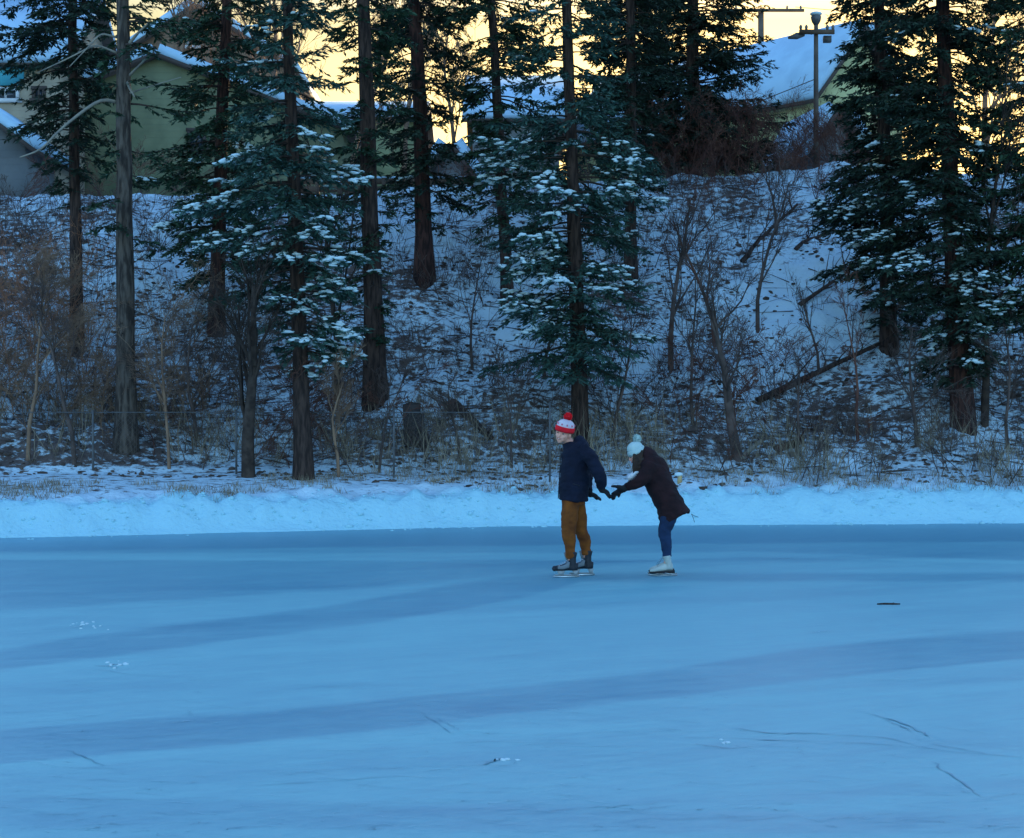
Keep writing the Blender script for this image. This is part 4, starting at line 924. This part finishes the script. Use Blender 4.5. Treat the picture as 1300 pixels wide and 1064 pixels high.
def hockey_skate(par, ankle, toe_dir, s=1.0):
    """ankle above sole; toe_dir horizontal unit; ground z=0"""
    x0, y0 = ankle[0], ankle[1]; t = math.atan2(toe_dir[1], toe_dir[0]); c_, s_ = math.cos(t), math.sin(t)
    W = lambda x_, y_, z_: (x0+x_*c_-y_*s_, y0+x_*s_+y_*c_, z_)
    q = MB()
    tube(q, [W(-.075, 0, .115), W(-.03, 0, .12), W(.04, 0, .12), (W(.12, 0, .108)), W(.185, 0, .103), W(.212, 0, .10)], [(.030, .040), (.040, .045), (.045, .044), (.046, .036), (.038, .030), (.02, .018)], 14, up=(0, 0, 1))
    tube(q, [W(-.015, 0, .09), W(-.012, 0, .16), W(-.01, 0, .22), W(-.022, 0, .29)], [(.040, .055), (.042, .054), (.044, .052), (.048, .058)], 14, up=(s_, -c_, .01))
    b_ = remesh(q, 'skate', C['boot'], par, .007, 3)
    q = MB(); tube(q, [W(.185, 0, .102), W(.208, 0, .1), W(.222, 0, .099)], [(.041, .033), (.036, .029), (.012, .01)], 12, up=(0, 0, 1)); q.build('toe_cap', C['boot'], b_, True)
    for sd in (-1, 1):
        q = MB(); tube(q, [W(.16, .034*sd, .112), W(.10, .043*sd, .118), W(.05, .046*sd, .135), W(.035, .044*sd, .18)], [(.012, .018), (.008, .024), (.007, .028), (.006, .016)], 8, up=(0, 0, 1)); q.build('side_panel', C['grey'], b_, True)
    q = MB(); tube(q, [W(.03, 0, .19), W(.045, 0, .24), W(.06, 0, .29)], [(.03, .012), (.032, .012), (.03, .006)], 8, up=(s_, -c_, .01)); q.build('tongue', C['grey'], b_, True)
    q = MB()
    for i in range(5): 
        a = i/4; xx = .05+.09*a; zz = .185-.05*a
        tube(q, [W(xx, -.03, zz), W(xx+.006, 0, zz+.006), W(xx, .03, zz)], [.004]*3, 5, up=(c_, s_, .1))
    q.build('laces', C['white'], b_, True)
    q = MB()
    for cx_, w_ in ((-.045, .07), (.12, .09)):
        M3 = np.array([[c_, -s_, 0], [s_, c_, 0], [0, 0, 1.]])
        poly = [(cx_-w_/2, .078), (cx_+w_/2, .078), (cx_+w_/2-.02, .032), (cx_-w_/2+.015, .032)]
        prism(q, poly, -.018, .018, M3, np.array([x0, y0, 0]))
    prism(q, [(-.085, .034), (.20, .034), (.19, .020), (-.075, .020)], -.009, .009, np.array([[c_, -s_, 0], [s_, c_, 0], [0, 0, 1.]]), np.array([x0, y0, 0]))
    q.build('blade_holder', C['holder'], b_)
    q = MB(); prism(q, [(-.095, .0195), (.205, .0195), (.215, .012), (.20, .002), (.16, .0), (-.06, .0), (-.09, .004)], -.0022, .0022, np.array([[c_, -s_, 0], [s_, c_, 0], [0, 0, 1.]]), np.array([x0, y0, 0])); q.build('blade', C['steel'], b_)
def figure_skate(par, ankle, toe_dir):
    x0, y0 = ankle[0], ankle[1]; t = math.atan2(toe_dir[1], toe_dir[0]); c_, s_ = math.cos(t), math.sin(t); M3 = np.array([[c_, -s_, 0], [s_, c_, 0], [0, 0, 1.]]); O = np.array([x0, y0, 0])
    W = lambda x_, y_, z_: (x0+x_*c_-y_*s_, y0+x_*s_+y_*c_, z_)
    q = MB()
    tube(q, [W(-.065, 0, .10), W(-.03, 0, .10), W(.04, 0, .098), W(.11, 0, .078), (W(.175, 0, .062)), W(.2, 0, .058)], [(.028, .035), (.036, .042), (.038, .044), (.038, .032), (.03, .022), (.014, .012)], 14, up=(0, 0, 1))
    tube(q, [W(-.02, 0, .08), W(-.018, 0, .14), W(-.002, 0, .19), W(.006, 0, .235)], [(.036, .055), (.038, .058), (.043, .066), (.048, .074)], 14, up=(s_, -c_, .01))
    b_ = remesh(q, 'skate', C['wboot'], par, .007, 3)
    q = MB(); prism(q, [(-.085, .068), (-.085, .034), (-.03, .036), (-.005, .046), (.06, .034), (.19, .030), (.215, .042), (.20, .050), (.10, .058), (.02, .066)], -.034, .034, M3, O); q.build('sole', C['sole'], b_)
    q = MB()
    for cx_, z1 in ((-.055, .034), (.11, .032)): prism(q, [(cx_-.03, z1), (cx_+.03, z1), (cx_+.02, .02), (cx_-.02, .02)], -.006, .006, M3, O)
    prism(q, [(-.12, .018), (.20, .018), (.225, .022), (.215, .006), (.16, 0), (-.09, 0), (-.12, .006)], -.002, .002, M3, O); q.build('blade', C['steel'], b_)
    q = MB()
    for i in range(7):
        a = i/6; xx = .11-.075*a; zz = .118+.10*a; tube(q, [W(xx, -.026, zz-.004), W(xx+.008, 0, zz+.004), W(xx, .026, zz-.004)], [.003]*3, 5, up=(c_, s_, .1))
    q.build('laces', C['grey'], b_, True)
# ---------------------------------------------------------------- the man
mx_ = lambda cx_, cy_, y_=0: ((cx_-200)*.001947, y_, (1018-cy_)*.001947)
man = empty('person', (at(680+200/4.627, 0, 20)[0], 20, 0), 'skater in red and white bobble hat, navy jacket and rust brown trousers', 'person', 'two skaters on the ice')
hc = np.array(mx_(163, 177, -.05)); hf = unit([-.42, -.90, -.03]); hu = unit([.27, -.03, .96])
shN, elN, wrN = mx_(285, 285, -.18), mx_(362, 400, -.23), mx_(385, 505, -.12)
shF, elF, wrF = mx_(250, 285, .18), mx_(300, 420, .26), mx_(318, 535, .1)
def body_common(mb, hc, hf, hu, neck, torso, armN, armF, legN, legF, hands, hs=1.0):
    B = head(mb, hc, hf, hu, hs); limb_(mb, neck, 6); limb_(mb, torso, 10)
    for a in (armN, armF, legN, legF): limb_(mb, a, 14, 12)
    for h_ in hands: hand(mb, *h_[0], **h_[1])
    return B
mb = MB()
handsM = [((wrN, np.array(mx_(436, 532, -.06))-wrN, (-.2, .3, -1), None), dict(s=1.0, curl=.75, thumb=1)), ((wrF, np.array(mx_(385, 556, .03))-wrF, (0, -.3, -1), None), dict(s=1.0, curl=.45, thumb=-1))]
B = body_common(mb, hc, hf, hu, [(*(hc-hu*.05), .052), (*mx_(190, 225), .058), (*mx_(215, 262), .075)],
    [(*mx_(222, 262), .10, .15), (*mx_(235, 340), .12, .16), (*mx_(230, 450), .11, .15), (*mx_(218, 560), .11, .15)],
    [(*shN, .055), (*elN, .042), (*wrN, .027)], [(*shF, .055), (*elF, .042), (*wrF, .027)],
    [(*mx_(212, 560, -.09), .085), (*mx_(192, 735, -.115), .055), (*mx_(200, 800, -.115), .05), (*mx_(205, 920, -.12), .036)],
    [(*mx_(245, 560, .09), .085), (*mx_(268, 735, .115), .055), (*mx_(285, 800, .115), .05), (*mx_(302, 912, .12), .036)], handsM, 1.1)
bd = remesh(mb, 'body', skin, man, .007, 4)
face_bits(man, hc, B, 1.1)
# jacket
mb = MB()
limb_(mb, [(*mx_(212, 228, 0), .070, .080), (*mx_(214, 245), .115, .13), (*mx_(224, 265), .135, .19), (*mx_(236, 330), .165, .205), (*mx_(232, 420), .172, .20), (*mx_(222, 500), .165, .20), (*mx_(218, 572), .168, .215)], 20, 24, up=(0, 1, .01))
limb_(mb, [(*mx_(268, 268, -.14), .085), (*mx_(318, 325, -.20), .082), (*elN, .070), (*mx_(385, 450, -.18), .066), (*mx_(384, 492, -.135), .052)], 16, 16)
limb_(mb, [(*mx_(250, 270, .15), .085), (*mx_(280, 340, .22), .078), (*elF, .068), (*mx_(310, 480, .2), .06), (*mx_(316, 522, .12), .05)], 16, 16)
ellipsoid(mb, mx_(258, 225, 0), (.075, .12, .055)); ellipsoid(mb, mx_(285, 250, 0), (.06, .12, .06))
ellipsoid(mb, mx_(200, 246, -.02), (.09, .09, .035))
jk = remesh(mb, 'jacket', C['navy'], man, .010, 4, wrinkle(4, .045, 9))
q = MB(); tube(q, [mx_(150, 262, -.03), mx_(141, 400, -.02), mx_(133, 560, -.02)], [.006, .006, .006], 6); q.build('zip', C['boot'], jk, True)
q = MB(); tube(q, [mx_(215, 470, -.196), mx_(255, 482, -.196)], [(.004, .014)]*2, 6, up=(0, 1, 0)); q.build('pocket_flap', C['boot'], jk, True)
# trousers
mb = MB()
limb_(mb, [(*mx_(218, 540), .135, .165), (*mx_(222, 600), .135, .165)], 6, 20, up=(0, 1, .01))
limb_(mb, [(*mx_(208, 560, -.08), .105), (*mx_(200, 650, -.10), .098), (*mx_(191, 735, -.115), .084), (*mx_(196, 800, -.118), .074), (*mx_(202, 870, -.12), .060), (*mx_(205, 905, -.12), .052)], 18, 16)
limb_(mb, [(*mx_(240, 560, .08), .10), (*mx_(256, 650, .10), .088), (*mx_(268, 735, .115), .076), (*mx_(285, 800, .118), .07), (*mx_(299, 860, .12), .060), (*mx_(303, 895, .12), .052)], 18, 16)
remesh(mb, 'trousers', C['rust'], man, .009, 3, wrinkle(9, .03, 9))
# gloves
mb = MB(); hand(mb, *handsM[0][0], fat=1.5, **handsM[0][1]); limb_(mb, [(*mx_(384, 485, -.14), .043), (*wrN, .04), (*(np.array(wrN)+unit(np.array(mx_(436, 532, -.06))-wrN)*.03), .034)], 6, 12); remesh(mb, 'glove', C['black'], man, .0055, 2)
mb = MB(); hand(mb, *handsM[1][0], fat=1.5, **handsM[1][1]); limb_(mb, [(*mx_(314, 515, .14), .043), (*wrF, .04), (*(np.array(wrF)+unit(np.array(mx_(385, 556, .03))-wrF)*.03), .034)], 6, 12); remesh(mb, 'glove', C['black'], man, .0055, 2)
# hat
def hat(par, hc, B, m_brim, m_crown, m_pom, pom_off, pattern=None, s=1.0, tall=.12, seed=0):
    """B columns f, r, u"""
    cc = hc+B@np.array([-.012, 0, .03]); n = 28; V = []; rows = []
    hts = [0, .02, .045, .07, .09, .105, .115]; rad = [1.0, 1.03, 1.0, .90, .72, .45, .0]
    def ring(z, k, ex=0): 
        a = np.arange(n)/n*2*math.pi; return cc+np.stack([np.cos(a)*(.104*k+ex), np.sin(a)*(.088*k+ex), np.full(n, z)+.0], 1)@B.T
    V = [ring(.02+h_*tall/.115, r_*s) for h_, r_ in zip(hts, rad)]
    q = MB(); q.add(np.concatenate(V), [[i*n+j, i*n+(j+1) % n, (i+1)*n+(j+1) % n, (i+1)*n+j] for i in range(len(hts)-1) for j in range(n)])
    ht = q.build('hat', m_crown, par, True)
    zz = [(-.018, 1.04), (-.02, 1.10), (0, 1.14), (.025, 1.14), (.040, 1.09), (.040, 1.02)]
    V = [ring(z_, k_*s) for z_, k_ in zz]; q = MB(); q.add(np.concatenate(V), [[i*n+j, i*n+(j+1) % n, (i+1)*n+(j+1) % n, (i+1)*n+j] for i in range(len(zz)-1) for j in range(n)])
    q.build('hat_brim', m_brim, ht, True)
    if pattern:
        q = MB()
        for row, (z_, k_) in enumerate([(.066, 1.0)]):
            for j in range(10):
                a = (j+.5*row)/10*6.283; c0 = cc+B@np.array([math.cos(a)*.104*k_*s, math.sin(a)*.088*k_*s, z_])
                ellipsoid(q, c0, (.010, .010, .012), None, 6, 5)
        tag(q.build('hat_pattern', pattern, ht, True), kind=None)
        V = [ring(z_, k_*s) for z_, k_ in [(.104, .925), (.112, .91), (.118, .85)]]; 
    pc = cc+B@np.array(pom_off); q = MB(); r_ = np.random.default_rng(seed)
    ellipsoid(q, pc, (.04,)*3, None, 12, 8)
    D = unit(r_.normal(0, 1, (420, 3))); P = pc+D*.03; diamonds(q, P, D, unit(np.cross(D, r_.normal(0, 1, D.shape))), r_.uniform(.018, .03, 420), .005)
    q.build('pompom', m_pom, ht)
    return ht
hat(man, hc+B@np.array([0, 0, .012]), B, C['red'], C['white'], C['red'], (-.006, 0, .152), C['pink'], 1.1, .105, 3)
hr = MB(); Bc = B
for a in np.linspace(1.7, 4.6, 16): 
    p = hc+B@np.array([math.cos(a)*.095-.01, math.sin(a)*.083, .0]); tube(hr, [p+B@np.array([0, 0, .02]), p, p-B@np.array([0, 0, .03])], [.014, .016, .008], 6)
remesh(hr, 'hair', C['hair'], man, .006, 1)
hockey_skate(man, mx_(208, 0, -.12)[:2], unit([-1, -.10])); hockey_skate(man, mx_(303, 0, .12)[:2], unit([-1, -.02]))
# ---------------------------------------------------------------- the woman
wx_ = lambda cx_, cy_, y_=0: ((cx_-765)*.001947, y_, (1003-cy_)*.001947)
wom = empty('person', (at(680+765/4.627, 0, 20.15)[0], 20.15, 0), 'skater bending forward in white bobble hat, long dark coat and blue jeans', 'person', 'two skaters on the ice')
hc = np.array(wx_(592, 290, -.02)); hf = unit([-.90, -.12, -.42]); hu = unit([-.36, -.02, .92])
shN, elN, wrN = wx_(662, 345, -.16), wx_(608, 440, -.17), wx_(515, 488, -.10)
shF, elF, wrF = wx_(655, 345, .15), wx_(590, 450, .17), wx_(492, 508, .10)
handsW = [((wrN, np.array(wx_(428, 464, -.06))-wrN, (-.2, .1, -1), None), dict(s=.95, curl=.22, thumb=1)), ((wrF, np.array(wx_(430, 545, .0))-wrF, (-.2, -.1, -1), None), dict(s=.95, curl=.7, thumb=-1))]
mb = MB()
B = body_common(mb, hc, hf, hu, [(*(hc-hu*.045), .045), (*wx_(628, 322), .052), (*wx_(660, 345), .065)],
    [(*wx_(668, 355), .085, .13), (*wx_(710, 430), .10, .14), (*wx_(750, 520), .095, .13), (*wx_(785, 600), .11, .15)],
    [(*shN, .048), (*elN, .037), (*wrN, .024)], [(*shF, .048), (*elF, .037), (*wrF, .024)],
    [(*wx_(790, 610, -.085), .088), (*wx_(757, 735, -.10), .056), (*wx_(766, 800, -.10), .05), (*wx_(768, 930, -.10), .035)],
    [(*wx_(790, 610, .085), .088), (*wx_(762, 735, .10), .056), (*wx_(772, 800, .10), .05), (*wx_(774, 930, .10), .035)], handsW)
remesh(mb, 'body', skin, wom, .007, 4)
face_bits(wom, hc, B)
mb = MB()
limb_(mb, [(*wx_(640, 300), .10, .12), (*wx_(660, 330), .145, .18), (*wx_(690, 385), .172, .195), (*wx_(728, 460), .168, .19), (*wx_(762, 530), .160, .19), (*wx_(795, 600), .168, .20), (*wx_(824, 660), .190, .215)], 22, 24, up=(0, 1, .01))
limb_(mb, [(*wx_(672, 350, -.12), .10), (*wx_(640, 400, -.17), .092), (*elN, .078), (*wx_(565, 468, -.13), .064), (*wx_(530, 482, -.11), .052)], 16, 16)
limb_(mb, [(*wx_(665, 350, .12), .085), (*wx_(632, 400, .17), .075), (*elF, .066), (*wx_(545, 480, .13), .055), (*wx_(508, 500, .11), .045)], 16, 16)
ellipsoid(mb, wx_(648, 285, 0), (.095, .12, .095)); ellipsoid(mb, wx_(676, 300, 0), (.09, .13, .08))
limb_(mb, [(*wx_(790, 590), .10, .18), (*wx_(778, 640), .10, .185), (*wx_(772, 680), .082, .18)], 8, 20, up=(0, 1, .01))
# back tail of the coat
limb_(mb, [(*wx_(850, 590), .06, .12), (*wx_(885, 618), .045, .11), (*wx_(903, 634), .02, .09)], 8, 14, up=(0, 1, .01))
ct = remesh(mb, 'coat', C['coat'], wom, .010, 4, wrinkle(14, .04, 9))
q = MB(); ellipsoid(q, (0, 0, 0), (1, 1, 1), None, 22, 14); 
rr_ = np.random.default_rng(9); mb = MB()
for t in np.linspace(-1, 1, 16):
    p = np.array(wx_(608+abs(t)*14, 300+abs(t)*-10, t*.085)) ; p[2] += -.05+.09*(1-abs(t))*0
    tube(mb, [p+np.array([.02, 0, .09*(1-t*t)]), p, p+np.array([-.01, 0, -.07])], [.03, .035, .02], 7)
remesh(mb, 'fur_hood_trim', C['fur'], ct, .009, 2, wrinkle(3, .02, 40))
q = MB(); tube(q, [wx_(916, 640), wx_(922, 652), wx_(930, 672), wx_(934, 690)], [.003]*4, 5); tube(q, [wx_(916, 640), wx_(930, 650), wx_(958, 660)], [.003]*3, 5); q.build('drawcord', C['black'], ct, True)
# hair hanging beside the face
mb = MB()
for i in range(12):
    y_ = -.09+.18*i/11; j = rr_.normal(0, 3)
    tube(mb, spl([wx_(596+j, 268, y_*.9), wx_(590+j, 320, y_), wx_(584+j, 365, y_*.9), wx_(590+j, 398+j, y_*.8)], 8), np.linspace(.020, .012, 8), 7)
for i in range(9):
    cx_ = 570+6*i; tube(mb, spl([wx_(cx_+6, 262, -.085), wx_(cx_, 310, -.098), wx_(cx_-2, 360, -.095), wx_(cx_+2+rr_.normal(0, 3), 402+rr_.normal(0, 5), -.08)], 8), np.linspace(.016, .009, 8), 7)
remesh(mb, 'hair', C['hair'], wom, .007, 2, wrinkle(6, .012, 40))
# jeans
mb = MB()
limb_(mb, [(*wx_(795, 590), .13, .16), (*wx_(786, 640), .125, .16)], 6, 20, up=(0, 1, .01))
limb_(mb, [(*wx_(786, 620, -.08), .105), (*wx_(768, 690, -.095), .086), (*wx_(754, 740, -.10), .070), (*wx_(762, 800, -.10), .068), (*wx_(766, 850, -.10), .058), (*wx_(768, 892, -.10), .050)], 18, 16)
limb_(mb, [(*wx_(792, 620, .08), .105), (*wx_(776, 690, .095), .086), (*wx_(758, 740, .10), .070), (*wx_(768, 800, .10), .068), (*wx_(772, 850, .10), .058), (*wx_(774, 892, .10), .050)], 18, 16)
remesh(mb, 'jeans', C['jean'], wom, .009, 3, wrinkle(19, .018, 12))
for (a0, kw), sl in zip(handsW, ([wx_(548, 474, -.12)], [wx_(525, 492, .12)])):
    mb = MB(); hand(mb, *a0, fat=1.45, **kw); w0 = np.array(a0[0]); limb_(mb, [(*sl[0], .040), (*w0, .036), (*(w0+unit(a0[1])*.03), .031)], 6, 12); remesh(mb, 'glove', C['black'], wom, .0055, 2)
# scarf
mb = MB(); limb_(mb, [(*wx_(618, 372, -.04), .03, .05), (*wx_(590, 388, -.05), .03, .05), (*wx_(560, 415, -.05), .042, .05), (*wx_(535, 432, -.05), .03, .045)], 12, 12, up=(0, 1, .01)); remesh(mb, 'scarf', C['scarf'], wom, .008, 2, wrinkle(2, .03, 25))
hat(wom, hc, B, C['mint'], C['mint'], C['mint'], (-.07, 0, .138), None, .90, .108, 5)
figure_skate(wom, wx_(768, 0, -.10)[:2], unit([-1, -.04])); figure_skate(wom, wx_(775, 0, .10)[:2], unit([-1, .02]))
